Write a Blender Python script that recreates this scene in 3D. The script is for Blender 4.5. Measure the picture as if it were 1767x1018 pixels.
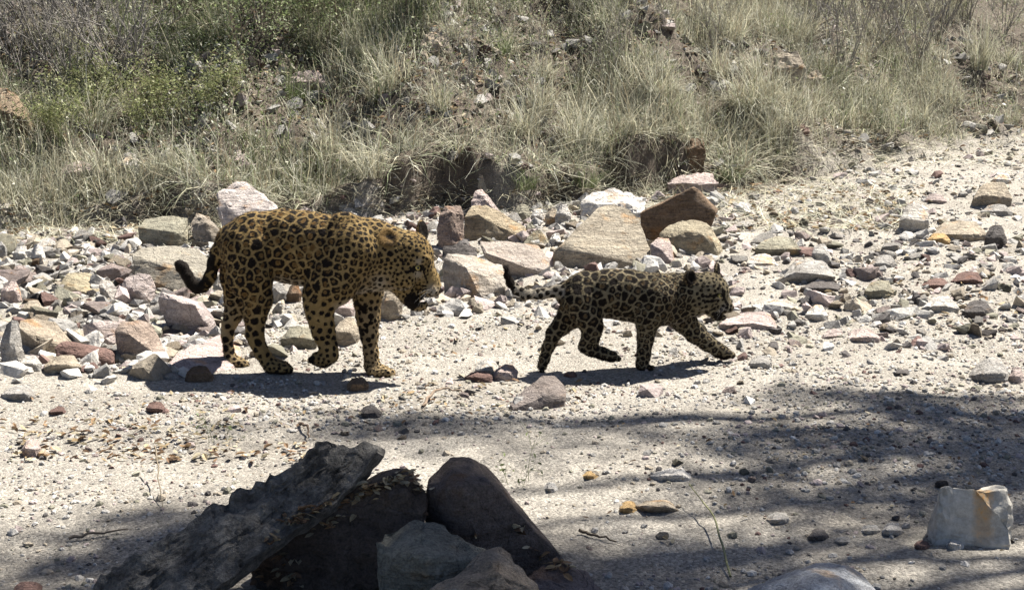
import bpy, bmesh, math, random
import numpy as np
from mathutils import Vector, Matrix

for o in list(bpy.data.objects):
    bpy.data.objects.remove(o, do_unlink=True)
scene = bpy.context.scene
COL = scene.collection

# ------------------------------------------------------------------ camera
FPX, CX, CY = 2301.0, 883.5, 509.0          # focal length and centre in photograph pixels
CAM_H, PITCH = 1.30, math.radians(9.69)
cam_data = bpy.data.cameras.new('camera')
cam_data.sensor_width = 36.0
cam_data.lens = FPX / 1767.0 * 36.0
cam_data.clip_start, cam_data.clip_end = 0.05, 400.0
cam = bpy.data.objects.new('camera', cam_data)
COL.objects.link(cam)
cam.location = (0, 0, CAM_H)
cam.rotation_euler = (math.pi / 2 - PITCH, 0, 0)
scene.camera = cam

# ------------------------------------------------------------------ world, sun, exposure
SUN = Vector((0.46, 0.37, 1.0))             # towards the sun
el = math.atan2(SUN.z, math.hypot(SUN.x, SUN.y))
az = math.atan2(SUN.x, SUN.y)
world = bpy.data.worlds.new('World')
scene.world = world
world.use_nodes = True
wn = world.node_tree
bg = wn.nodes['Background']
sky = wn.nodes.new('ShaderNodeTexSky')
sky.sky_type = 'NISHITA'
sky.sun_disc = False
sky.sun_elevation = el
sky.sun_rotation = az
wn.links.new(sky.outputs[0], bg.inputs[0])
bg.inputs[1].default_value = 0.05
sky.altitude = 1200
sky.air_density = 0.6
sky.dust_density = 2.0
sun_data = bpy.data.lights.new('sun', 'SUN')
sun_data.energy = 5.0
sun_data.angle = math.radians(0.7)
sun_data.color = (1.0, 0.95, 0.87)
sun = bpy.data.objects.new('sun', sun_data)
COL.objects.link(sun)
sun.location = (8, 6, 14)
sun.rotation_euler = SUN.to_track_quat('Z', 'Y').to_euler()
scene.view_settings.view_transform = 'Standard'
scene.view_settings.look = 'None'
scene.view_settings.gamma = 1.0
scene.view_settings.use_curve_mapping = False
scene.view_settings.exposure = 1.62

# ------------------------------------------------------------------ helpers
rng = np.random.default_rng(7)
random.seed(7)

def _hash(ix, iy, iz, seed):
    h = (ix.astype(np.int64) * 374761393 + iy.astype(np.int64) * 668265263 +
         iz.astype(np.int64) * 2147483647 + seed * 1274126177) & 0xffffffff
    h = ((h ^ (h >> 13)) * 1274126177) & 0xffffffff
    h = ((h ^ (h >> 16)) * 2246822519) & 0xffffffff
    h = h ^ (h >> 15)
    return (h & 0xffffff) / float(0xffffff) * 2 - 1

def vnoise(x, y, z=None, seed=0):
    x = np.asarray(x, float); y = np.asarray(y, float)
    z = np.zeros_like(x) if z is None else np.asarray(z, float)
    xi, yi, zi = np.floor(x), np.floor(y), np.floor(z)
    fx, fy, fz = x - xi, y - yi, z - zi
    fx = fx * fx * (3 - 2 * fx); fy = fy * fy * (3 - 2 * fy); fz = fz * fz * (3 - 2 * fz)
    r = 0
    for dx in (0, 1):
        for dy in (0, 1):
            for dz in (0, 1):
                w = (fx if dx else 1 - fx) * (fy if dy else 1 - fy) * (fz if dz else 1 - fz)
                r = r + w * _hash(xi + dx, yi + dy, zi + dz, seed)
    return r

def fbm(x, y, z=None, seed=0, octv=4, gain=0.5):
    r = 0; a = 1.0; f = 1.0
    for i in range(octv):
        r = r + a * vnoise(np.asarray(x) * f, np.asarray(y) * f, None if z is None else np.asarray(z) * f, seed + i * 17)
        a *= gain; f *= 2.03
    return r

def sstep(a, b, x):
    t = np.clip((np.asarray(x, float) - a) / (b - a), 0, 1)
    return t * t * (3 - 2 * t)

SP, CP = math.sin(PITCH), math.cos(PITCH)
def ray(px, py):
    a, b = (px - CX) / FPX, (CY - py) / FPX
    return np.array([a, CP + b * SP, -SP + b * CP])
def P(px, py, Y):
    d = ray(px, py)
    return np.array([0, 0, CAM_H]) + d * (Y / d[1])
def project(X, Y, Z):
    z = Z - CAM_H
    dep = Y * CP - z * SP
    return CX + FPX * X / dep, CY - FPX * (Y * SP + z * CP) / dep

def make_mesh(name, V, faces, smooth=False, col=None):
    """faces: list of integer arrays (n,k)"""
    me = bpy.data.meshes.new(name)
    V = np.asarray(V, np.float32)
    faces = [np.asarray(f, np.int32) for f in faces if len(f)]
    me.vertices.add(len(V))
    me.vertices.foreach_set('co', V.ravel())
    nl = sum(f.size for f in faces); nf = sum(len(f) for f in faces)
    me.loops.add(nl); me.polygons.add(nf)
    me.loops.foreach_set('vertex_index', np.concatenate([f.ravel() for f in faces]))
    tot = np.concatenate([np.full(len(f), f.shape[1], np.int32) for f in faces])
    start = np.concatenate([[0], np.cumsum(tot)[:-1]]).astype(np.int32)
    me.polygons.foreach_set('loop_start', start)
    me.polygons.foreach_set('loop_total', tot)
    me.polygons.foreach_set('use_smooth', np.full(nf, smooth, bool))
    me.update(calc_edges=True)
    me.validate()
    if col is not None:
        set_attr(me, 'col', col)
    return me

def set_attr(me, name, col):
    col = np.asarray(col, np.float32)
    if col.shape[1] == 3:
        col = np.concatenate([col, np.ones((len(col), 1), np.float32)], 1)
    a = me.attributes.new(name, 'FLOAT_COLOR', 'POINT')
    a.data.foreach_set('color', col.ravel())

def link(name, me, mat=None, parent=None, loc=None):
    o = bpy.data.objects.new(name, me)
    COL.objects.link(o)
    if mat is not None and me is not None and len(me.materials) == 0:
        me.materials.append(mat)
    if parent is not None:
        o.parent = parent
    if loc is not None:
        o.location = loc
    return o

def tag(o, label=None, cat=None, group=None, kind=None):
    if label: o['label'] = label
    if cat: o['category'] = cat
    if group: o['group'] = group
    if kind: o['kind'] = kind
    return o

# ------------------------------------------------------------------ node material helpers
def new_mat(name):
    m = bpy.data.materials.new(name)
    m.use_nodes = True
    nt = m.node_tree
    b = nt.nodes['Principled BSDF']
    b.inputs['Roughness'].default_value = 0.9
    b.inputs['Specular IOR Level'].default_value = 0.2
    return m, nt, b
def N(nt, t, **kw):
    n = nt.nodes.new(t)
    for k, v in kw.items():
        if k.startswith('i_'):
            n.inputs[k[2:].replace('_', ' ')].default_value = v
        else:
            setattr(n, k, v)
    return n
def noise_node(nt, vec, scale, detail=4, rough=0.6):
    n = N(nt, 'ShaderNodeTexNoise')
    n.inputs['Scale'].default_value = scale
    n.inputs['Detail'].default_value = detail
    n.inputs['Roughness'].default_value = rough
    nt.links.new(vec, n.inputs['Vector'])
    return n
def ramp(nt, fac, stops):
    r = N(nt, 'ShaderNodeValToRGB')
    el_ = r.color_ramp.elements
    while len(el_) < len(stops): el_.new(0.5)
    for e, (p, c) in zip(el_, stops):
        e.position = p
        e.color = c if len(c) == 4 else (*c, 1)
    nt.links.new(fac, r.inputs[0])
    return r
def mix(nt, mode, fac, a, b):
    m = N(nt, 'ShaderNodeMix', data_type='RGBA', blend_type=mode)
    for sock, v in ((m.inputs[0], fac), (m.inputs[6], a), (m.inputs[7], b)):
        if isinstance(v, (int, float)): sock.default_value = v
        elif isinstance(v, tuple): sock.default_value = v if len(v) == 4 else (*v, 1)
        else: nt.links.new(v, sock)
    return m.outputs[2]
def bump(nt, b, height, strength=0.5, dist=0.02):
    n = N(nt, 'ShaderNodeBump')
    n.inputs['Strength'].default_value = strength
    n.inputs['Distance'].default_value = dist
    nt.links.new(height, n.inputs['Height'])
    nt.links.new(n.outputs[0], b.inputs['Normal'])
    return n
# ------------------------------------------------------------------ terrain
FOOT_X = [-30, -8, -6, -3.5, -1.6, 0.07, 1.7, 2.7, 5.5, 9, 30]
FOOT_Y = [8.0, 8.3, 8.5, 9.0, 9.8, 10.3, 10.8, 12.0, 14.3, 16, 18]
CUT_X = [-30, -6, -3.2, -1.9, -0.6, 0.0, 0.6, 1.9, 2.4, 3.2, 30]
CUT_Z = [.10, .10, .12, .36, .40, .26, .42, .46, .20, .08, .08]
def smooth_table(xs, ys):
    g = np.linspace(-30, 30, 3001)
    v = np.interp(g, xs, ys)
    k = np.exp(-0.5 * (np.arange(-45, 46) / 18.0) ** 2); k /= k.sum()
    return g, np.convolve(np.pad(v, 45, mode='edge'), k, mode='valid')
FOOT_X, FOOT_Y = smooth_table(FOOT_X, FOOT_Y)
CUT_X, CUT_Z = smooth_table(CUT_X, CUT_Z)
PADS = []                                     # (x, y, target z, radius): the ground under each paw

def terrain_raw(x, y):
    x = np.asarray(x, float); y = np.asarray(y, float)
    foot = np.interp(x, FOOT_X, FOOT_Y) + 0.25 * fbm(x * 0.9, y * 0.2, seed=3, octv=3) + 0.12 * fbm(x * 3.7, y * 0.5, seed=4, octv=2)
    z = 0.0625 * np.maximum(np.sqrt((y - 6.2) ** 2 + 0.6) + (y - 6.2), 0) / 2 - 0.008
    z = z - 0.03 * sstep(-3.0, -12, y)
    d = y - foot
    cut = np.interp(x, CUT_X, CUT_Z) * np.clip(0.85 + 0.55 * fbm(x * 1.7, x * 0 + 3.3, seed=36, octv=2), 0.3, 1.3)
    rise = cut * sstep(0.0, 0.13, d + 0.10 * fbm(x * 3.1, y * 3.1, seed=33, octv=2)) + np.where(d > 0.2, (d - 0.2) * 0.40 + 0.012 * np.maximum(d - 0.2, 0) ** 2, 0) * (d > 0.2)
    rise = np.minimum(rise, 14 + 0.1 * d)
    z = z + rise
    mb = sstep(0.03, 0.5, d)
    z = z + mb * (0.15 * fbm(x * 0.9, y * 0.9, seed=11, octv=4) + 0.06 * fbm(x * 2.3, y * 2.3, seed=14, octv=2) + 0.04 * fbm(x * 4, y * 4, seed=12, octv=2))
    rub = sstep(5.3, 6.3, y + 0.25 * fbm(x * 0.7, y * 0.7, seed=21)) * (1 - mb)
    z = z + (1 - mb) * (0.022 * fbm(x * 0.8, y * 0.9, seed=5, octv=3))
    z = z + rub * 0.022 * fbm(x * 5, y * 5, seed=6, octv=3)
    z = z + (1 - mb) * (1 - rub) * (0.010 * fbm(x * 2.2, y * 4.5, seed=8, octv=2) + 0.004 * fbm(x * 14, y * 14, seed=7, octv=3))
    return z, mb, rub

def terrain_full(x, y):
    z, mb, rub = terrain_raw(x, y)
    for (a, b, t, r) in PADS:
        w = np.exp(-((x - a) ** 2 + (y - b) ** 2) / (r * r))
        z = z * (1 - w) + t * w
    return z

HM = {}
def height_table():
    """the finished ground sampled once, for fast look-ups when things are set down on it"""
    xs = np.arange(-10.5, 10.5, 0.025); ys = np.arange(1.0, 24.0, 0.025)
    X, Y = np.meshgrid(xs, ys)
    HM['z'] = terrain_full(X, Y)

def terrain(x, y):
    x = np.asarray(x, float); y = np.asarray(y, float)
    u = np.clip((x + 10.5) / 0.025, 0, HM['z'].shape[1] - 1.001); v = np.clip((y - 1.0) / 0.025, 0, HM['z'].shape[0] - 1.001)
    i = u.astype(int); j = v.astype(int); fu = u - i; fv = v - j; z = HM['z']
    return (z[j, i] * (1 - fu) + z[j, i + 1] * fu) * (1 - fv) + (z[j + 1, i] * (1 - fu) + z[j + 1, i + 1] * fu) * fv

def ground_many(px, py):
    px = np.asarray(px, float); py = np.asarray(py, float)
    a, b = (px - CX) / FPX, (CY - py) / FPX
    d = np.stack([a, CP + b * SP, -SP + b * CP], 1); o = np.array([0, 0, CAM_H])
    t0 = np.full(len(px), 1.5); st = 0.16; m = 150
    for step in (0.16, 0.01):
        t = t0[:, None] + np.arange(m)[None] * step
        q = o + d[:, None, :] * t[:, :, None]
        below = q[..., 2] <= terrain(q[..., 0], q[..., 1])
        i = np.where(below.any(1), below.argmax(1), m - 1)
        t0 = t[np.arange(len(px)), i]
        if step == 0.16: t0 = np.maximum(t0 - 0.16, 1.4); m = 17
    return o + d * t0[:, None]
def ground_at(px, py):
    return ground_many([px], [py])[0]

def build_ground():
    def axis(lo, hi, a, b, n, m):
        core = np.linspace(a, b, n)
        k = (np.linspace(0, 1, m + 1)[1:]) ** 2.2
        return np.concatenate([(a - (a - lo) * k)[::-1], core, b + (hi - b) * k])
    xs = axis(-60, 60, -4.2, 5.8, 340, 30)
    y1 = np.linspace(2.2, 6.5, 180); y2 = np.linspace(6.5, 17, 220)[1:]
    ks = np.linspace(0, 1, 25)[1:] ** 2.2
    ys = np.concatenate([(2.2 - 22 * ks)[::-1], y1, y2, 17 + 63 * ks])
    X, Y = np.meshgrid(xs, ys)
    Z = terrain_full(X, Y)
    _, mb, rub = terrain_raw(X, Y)
    V = np.stack([X, Y, Z], -1).reshape(-1, 3)
    ny, nx = X.shape
    idx = np.arange(nx * ny).reshape(ny, nx)
    F = np.stack([idx[:-1, :-1], idx[:-1, 1:], idx[1:, 1:], idx[1:, :-1]], -1).reshape(-1, 4)
    me = make_mesh('ground', V, [F], True)
    dd = (Y - np.interp(X, FOOT_X, FOOT_Y))
    soil_w = np.maximum(mb, sstep(-0.35, 0.05, dd + 0.2 * fbm(X * 2, Y * 2, seed=37)) * sstep(0.1, 0.25, np.interp(X, CUT_X, CUT_Z)))
    set_attr(me, 'zone', np.stack([soil_w.ravel(), rub.ravel(), np.zeros(mb.size)], 1))
    m, nt, b = new_mat('sand_and_gravel')
    geo = N(nt, 'ShaderNodeNewGeometry').outputs['Position']
    zn = N(nt, 'ShaderNodeVertexColor', layer_name='zone')
    sep = N(nt, 'ShaderNodeSeparateColor'); nt.links.new(zn.outputs[0], sep.inputs[0])
    n1 = noise_node(nt, geo, 1.6, 6, 0.65)
    n2 = noise_node(nt, geo, 110, 5, 0.8)
    sand = ramp(nt, n1.outputs[0], [(0.3, (0.275, 0.255, 0.222)), (0.55, (0.355, 0.333, 0.294)), (0.75, (0.42, 0.397, 0.355))]).outputs[0]
    grain = ramp(nt, n2.outputs[0], [(0.33, (0.30, 0.29, 0.28)), (0.5, (0.95, 0.95, 0.95)), (0.66, (1.35, 1.32, 1.27))]).outputs[0]
    c = mix(nt, 'MULTIPLY', 0.9, sand, grain)
    vor = N(nt, 'ShaderNodeTexVoronoi'); vor.inputs['Scale'].default_value = 105
    nt.links.new(geo, vor.inputs['Vector'])
    bw = ramp(nt, vor.outputs['Color'], [(0.2, (0.45, 0.43, 0.42)), (0.6, (1.0, 0.99, 0.97)), (0.9, (1.5, 1.45, 1.4))]).outputs[0]
    c = mix(nt, 'MULTIPLY', 0.6, c, bw)
    n3 = noise_node(nt, geo, 9, 5, 0.7)
    soil = ramp(nt, n3.outputs[0], [(0.3, (0.055, 0.044, 0.034)), (0.7, (0.15, 0.122, 0.095))]).outputs[0]
    c = mix(nt, 'MIX', sep.outputs[0], c, soil)
    nt.links.new(c, b.inputs['Base Color'])
    ad = N(nt, 'ShaderNodeMath', operation='MULTIPLY_ADD')
    nt.links.new(vor.outputs['Distance'], ad.inputs[0]); ad.inputs[1].default_value = -0.6
    nt.links.new(n2.outputs[0], ad.inputs[2])
    bump(nt, b, ad.outputs[0], 0.9, 0.012)
    o = link('ground', me, m)
    tag(o, 'pale sand and gravel bed of the dry wash rising to a grassy bank', 'ground', kind='structure')
    return o
# ------------------------------------------------------------------ the two cats: one continuous skin each, from a blended distance field
class Field:
    def __init__(self, lo, hi, h):
        self.lo = np.array(lo, float); self.h = h
        self.n = np.ceil((np.array(hi) - self.lo) / h).astype(int) + 1
        self.D = np.full(self.n, 1.0, np.float32)
        self.ax = [self.lo[i] + np.arange(self.n[i]) * h for i in range(3)]
    def sub(self, lo, hi):
        a = np.maximum(((np.array(lo) - self.lo) / self.h).astype(int), 0)
        b = np.minimum(((np.array(hi) - self.lo) / self.h).astype(int) + 2, self.n)
        sl = tuple(slice(a[i], b[i]) for i in range(3))
        g = np.meshgrid(*[self.ax[i][sl[i]] for i in range(3)], indexing='ij')
        return sl, g
    def blend(self, sl, d, k):
        o = self.D[sl]
        hh = np.maximum(k - np.abs(o - d), 0) / k
        self.D[sl] = np.minimum(o, d) - hh * hh * k * 0.25
    def carve(self, sl, d, k):
        o = self.D[sl]; d = -d
        hh = np.maximum(k - np.abs(o - d), 0) / k
        self.D[sl] = np.maximum(o, d) + hh * hh * k * 0.25
    def cone(self, a, b, ra, rb, lat=1.0, k=0.02):
        a = np.array(a); b = np.array(b); R = max(ra, rb) * max(1, lat) + k + 0.01
        sl, g = self.sub(np.minimum(a, b) - R, np.maximum(a, b) + R)
        s = np.array([1, 1 / lat, 1])
        A = a * s; B = b * s; ba = B - A; L = float(ba @ ba) + 1e-12
        x, y, z = g[0] - A[0], g[1] / lat - A[1], g[2] - A[2]
        t = np.clip((x * ba[0] + y * ba[1] + z * ba[2]) / L, 0, 1)
        d = np.sqrt((x - t * ba[0]) ** 2 + (y - t * ba[1]) ** 2 + (z - t * ba[2]) ** 2) - (ra + (rb - ra) * t)
        self.blend(sl, (d * min(1, lat ** 0.5)).astype(np.float32), k)
    def ell(self, c, r, M=None, k=0.015, cut=False):
        c = np.array(c); r = np.array(r); R = r.max() + k + 0.01
        sl, g = self.sub(c - R, c + R)
        q = np.stack([g[0] - c[0], g[1] - c[1], g[2] - c[2]], -1)
        if M is not None: q = q @ np.array(M)          # columns of M are the ellipsoid's axes
        u = q / r
        n = np.sqrt((u ** 2).sum(-1)) + 1e-9
        n2 = np.sqrt(((u / r) ** 2).sum(-1)) + 1e-9
        d = (n * (n - 1) / n2).astype(np.float32)
        (self.carve if cut else self.blend)(sl, d, k)
    def nets(self):
        D = self.D; s = D < 0
        nx, ny, nz = D.shape
        cnt = np.zeros((nx - 1, ny - 1, nz - 1), np.int8)
        offs = [(i, j, k) for i in (0, 1) for j in (0, 1) for k in (0, 1)]
        for i, j, k in offs:
            cnt += s[i:nx - 1 + i, j:ny - 1 + j, k:nz - 1 + k]
        act = (cnt > 0) & (cnt < 8)
        ijk = np.argwhere(act)
        vid = np.full(act.shape, -1, np.int32); vid[act] = np.arange(len(ijk))
        acc = np.zeros((len(ijk), 3)); num = np.zeros(len(ijk))
        for a in offs:
            for ax in range(3):
                if a[ax]: continue
                b = list(a); b[ax] = 1
                da = D[tuple((ijk + a).T)]; db = D[tuple((ijk + b).T)]
                m = (da < 0) != (db < 0)
                t = np.where(m, da / np.where(m, da - db, 1), 0)
                p = np.array(a, float)[None].repeat(len(ijk), 0); p[:, ax] += t
                acc[m] += p[m]; num[m] += 1
        V = self.lo + (ijk + acc / num[:, None]) * self.h
        F = []
        for ax in range(3):
            o1, o2 = [(1, 2), (2, 0), (0, 1)][ax]
            sl0 = [slice(1, -1)] * 3; sl1 = [slice(1, -1)] * 3
            sl0[ax] = slice(0, -1); sl1[ax] = slice(1, None)
            A = s[tuple(sl0)]; B = s[tuple(sl1)]
            for flip, m in ((False, A & ~B), (True, ~A & B)):
                e = np.argwhere(m)
                if not len(e): continue
                for q in range(3):
                    if q != ax: e[:, q] += 1
                c = []
                for d1, d2 in ((-1, -1), (0, -1), (0, 0), (-1, 0)):
                    f = e.copy(); f[:, o1] += d1; f[:, o2] += d2
                    c.append(vid[tuple(f.T)])
                q = np.stack(c, 1)
                F.append(q[:, ::-1] if flip else q)
        return V, np.concatenate(F)

def rot_from_axes(n, up):
    n = np.array(n, float); n /= np.linalg.norm(n)
    up = np.array(up, float); up -= n * (up @ n); up /= np.linalg.norm(up)
    s = np.cross(up, n)
    return np.stack([s, up, n], 1)           # columns: side, up, normal

class Cat:
    """Built in a straightened frame (x along the body, w sideways, z up); then laid at its heading."""
    def __init__(self, Yc, x_px, slope):
        self.Yc, self.x_px, self.slope = Yc, x_px, slope
        self.prims = []
        self.s = (Yc * CP + 1.0 * SP) / FPX
    def pt(self, px, py, w):
        Y = self.Yc + self.slope * (px - self.x_px) + w
        p = P(px, py, Y)
        return np.array([p[0], w, p[2]])
    def chain(self, pts, lat=1.0, k=0.02):
        q = [(self.pt(a[0], a[1], a[2]), a[3] * self.s) for a in pts]
        for (a, ra), (b, rb) in zip(q[:-1], q[1:]):
            self.prims.append(('cone', a, b, ra, rb, lat, k))
    def blob(self, px, py, w, rx, rw, rz, M=None, k=0.015, cut=False):
        self.prims.append(('ell', self.pt(px, py, w), np.array([rx, rw, rz]) * self.s, M, k, cut))
    def paw(self, px, py, w, r, dx=1.0, dz=0.0, toes=4):
        """toes spread in front of the paw's middle; (dx,dz) is the way the toes point"""
        s = self.s
        for i in range(toes):
            u = (i - (toes - 1) / 2) / ((toes - 1) / 2)
            off = 0.9 if abs(u) < 0.5 else 0.62
            cx, cy = px + dx * r * off, py + dz * r * off + r * 0.16
            a = self.pt(px + dx * r * 0.1, py + dz * r * 0.1, w + u * r * 0.5 * s)
            b = self.pt(cx, cy, w + u * r * 0.72 * s)
            self.prims.append(('cone', a, b, r * 0.42 * s, r * 0.40 * s, 1.0, 0.003))
    def build(self, h):
        lo = np.full(3, 9.0); hi = -lo
        for p in self.prims:
            if p[0] == 'cone':
                R = max(p[3], p[4]) * max(1, p[5]) + 0.02
                lo = np.minimum(lo, np.minimum(p[1], p[2]) - R); hi = np.maximum(hi, np.maximum(p[1], p[2]) + R)
            else:
                R = p[2].max() + 0.02
                lo = np.minimum(lo, p[1] - R); hi = np.maximum(hi, p[1] + R)
        f = Field(lo, hi, h)
        for p in self.prims:
            if p[0] == 'cone': f.cone(*p[1:])
            else: f.ell(*p[1:])
        V, F = f.nets()
        return V, F
    def world(self, V):
        """straight frame -> world"""
        x0 = (self.x_px - CX) * self.s
        Y = self.Yc + self.slope * (V[:, 0] - x0) / self.s + V[:, 1]
        return np.stack([V[:, 0], Y, V[:, 2]], 1)

def vertex_normals(V, F):
    n = np.cross(V[F[:, 2]] - V[F[:, 0]], V[F[:, 3]] - V[F[:, 1]])
    N_ = np.zeros_like(V)
    for c in range(4):
        np.add.at(N_, F[:, c], n)
    return N_ / (np.linalg.norm(N_, axis=1, keepdims=True) + 1e-12)

def coat(V, R, solid, seed):
    """rosette field on the skin: seeds spread with local spacing R; returns w1 (distance to centre), e (distance to border), per-seed random"""
    r_ = np.random.default_rng(seed)
    R = R * (1 + 0.28 * vnoise(V[:, 0] / .05, V[:, 1] / .05, V[:, 2] / .05, seed + 9))
    order = r_.permutation(len(V))
    S = np.empty((6000, 3)); SR = np.empty(6000); n = 0
    for i in order:
        if n:
            d2 = ((S[:n] - V[i]) ** 2).sum(1)
            if (d2 < (0.5 * (SR[:n] + R[i])) ** 2).any(): continue
        S[n] = V[i]; SR[n] = R[i]; n += 1
        if n >= 6000: break
    S, SR = S[:n].astype(np.float32), SR[:n].astype(np.float32)
    rnd = r_.random(n)
    # warp so the cells are not perfect polygons
    wv = V + 0.16 * R[:, None] * np.stack([vnoise(V[:, 0] / .02, V[:, 1] / .02, V[:, 2] / .02, seed + q) for q in range(3)], 1)
    w1 = np.empty(len(V)); w2 = np.empty(len(V)); sid = np.empty(len(V), int)
    for a in range(0, len(V), 3000):
        q = wv[a:a + 3000].astype(np.float32)
        d = np.sqrt(np.maximum((q ** 2).sum(1)[:, None] + (S ** 2).sum(1)[None] - 2 * q @ S.T, 0)) / SR[None]
        p = np.argpartition(d, 1, axis=1)[:, :2]
        dd = np.take_along_axis(d, p, 1)
        w1[a:a + 3000] = dd.min(1); w2[a:a + 3000] = dd.max(1)
        sid[a:a + 3000] = d.argmin(1)
    return w1, w2 - w1, rnd[sid]

def fur_material():
    m, nt, b = new_mat('spotted_fur')
    at = N(nt, 'ShaderNodeVertexColor', layer_name='pat')
    sp = N(nt, 'ShaderNodeSeparateColor'); nt.links.new(at.outputs[0], sp.inputs[0])
    tc = N(nt, 'ShaderNodeTexCoord').outputs['Object']
    mp = N(nt, 'ShaderNodeMapping'); mp.inputs['Scale'].default_value = (90, 260, 190)
    nt.links.new(tc, mp.inputs[0])
    hair = noise_node(nt, mp.outputs[0], 1.0, 4, 0.7)
    nz = noise_node(nt, tc, 14, 3, 0.6)
    oi = N(nt, 'ShaderNodeObjectInfo')
    base = mix(nt, 'MULTIPLY', 1.0, oi.outputs['Color'], ramp(nt, nz.outputs[0], [(0.3, (0.80, 0.76, 0.70)), (0.7, (1.12, 1.12, 1.12))]).outputs[0])
    pale = mix(nt, 'MIX', sp.outputs[2], base, (0.36, 0.32, 0.26))
    jit = N(nt, 'ShaderNodeMath', operation='MULTIPLY_ADD'); jit.inputs[1].default_value = 0.36
    nt.links.new(hair.outputs[0], jit.inputs[0])
    sub = N(nt, 'ShaderNodeMath', operation='SUBTRACT'); sub.inputs[1].default_value = 0.18
    nt.links.new(sp.outputs[0], jit.inputs[2]); nt.links.new(jit.outputs[0], sub.inputs[0])
    dk = N(nt, 'ShaderNodeMapRange', interpolation_type='SMOOTHSTEP')
    dk.inputs['From Min'].default_value = 0.40; dk.inputs['From Max'].default_value = 0.60
    nt.links.new(sub.outputs[0], dk.inputs['Value'])
    cen = mix(nt, 'MULTIPLY', 1.0, base, (0.46, 0.36, 0.27))
    c1 = mix(nt, 'MIX', sp.outputs[1], pale, cen)
    c2 = mix(nt, 'MIX', dk.outputs[0], c1, (0.011, 0.008, 0.006))
    hv = ramp(nt, hair.outputs[0], [(0.25, (0.72, 0.72, 0.72)), (0.75, (1.25, 1.25, 1.25))]).outputs[0]
    c3 = mix(nt, 'MULTIPLY', 0.8, c2, hv)
    nt.links.new(c3, b.inputs['Base Color'])
    b.inputs['Roughness'].default_value = 0.75
    b.inputs['Sheen Weight'].default_value = 0.02
    b.inputs['Specular IOR Level'].default_value = 0.07
    b.inputs['Sheen Roughness'].default_value = 0.5
    bump(nt, b, hair.outputs[0], 0.55, 0.004)
    return m
FUR = fur_material()
def plain(name, col, rough=0.6, spec=0.3):
    m, nt, b = new_mat(name)
    tc = N(nt, 'ShaderNodeTexCoord').outputs['Object']
    n = noise_node(nt, tc, 60, 3)
    c = mix(nt, 'MULTIPLY', 0.5, (*col, 1), ramp(nt, n.outputs[0], [(0.3, (0.6, 0.6, 0.6)), (0.7, (1.3, 1.3, 1.3))]).outputs[0])
    nt.links.new(c, b.inputs['Base Color'])
    b.inputs['Roughness'].default_value = rough
    b.inputs['Specular IOR Level'].default_value = spec
    return m
EYE_M = plain('amber_eye', (0.42, 0.33, 0.10), 0.08, 0.6)
PUPIL_M = plain('pupil', (0.006, 0.006, 0.006), 0.08, 0.6)
NOSE_M = plain('nose_leather', (0.045, 0.026, 0.024), 0.5, 0.3)
WHISK_M = plain('whisker', (0.50, 0.48, 0.44), 0.5, 0.2)

def uv_ball(rad, squash=(1, 1, 1), seg=16, ring=10):
    bm = bmesh.new()
    bmesh.ops.create_uvsphere(bm, u_segments=seg, v_segments=ring, radius=rad)
    for v in bm.verts:
        v.co = Vector((v.co.x * squash[0], v.co.y * squash[1], v.co.z * squash[2]))
    me = bpy.data.meshes.new('ball'); bm.to_mesh(me); bm.free()
    for p in me.polygons: p.use_smooth = True
    return me

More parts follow.
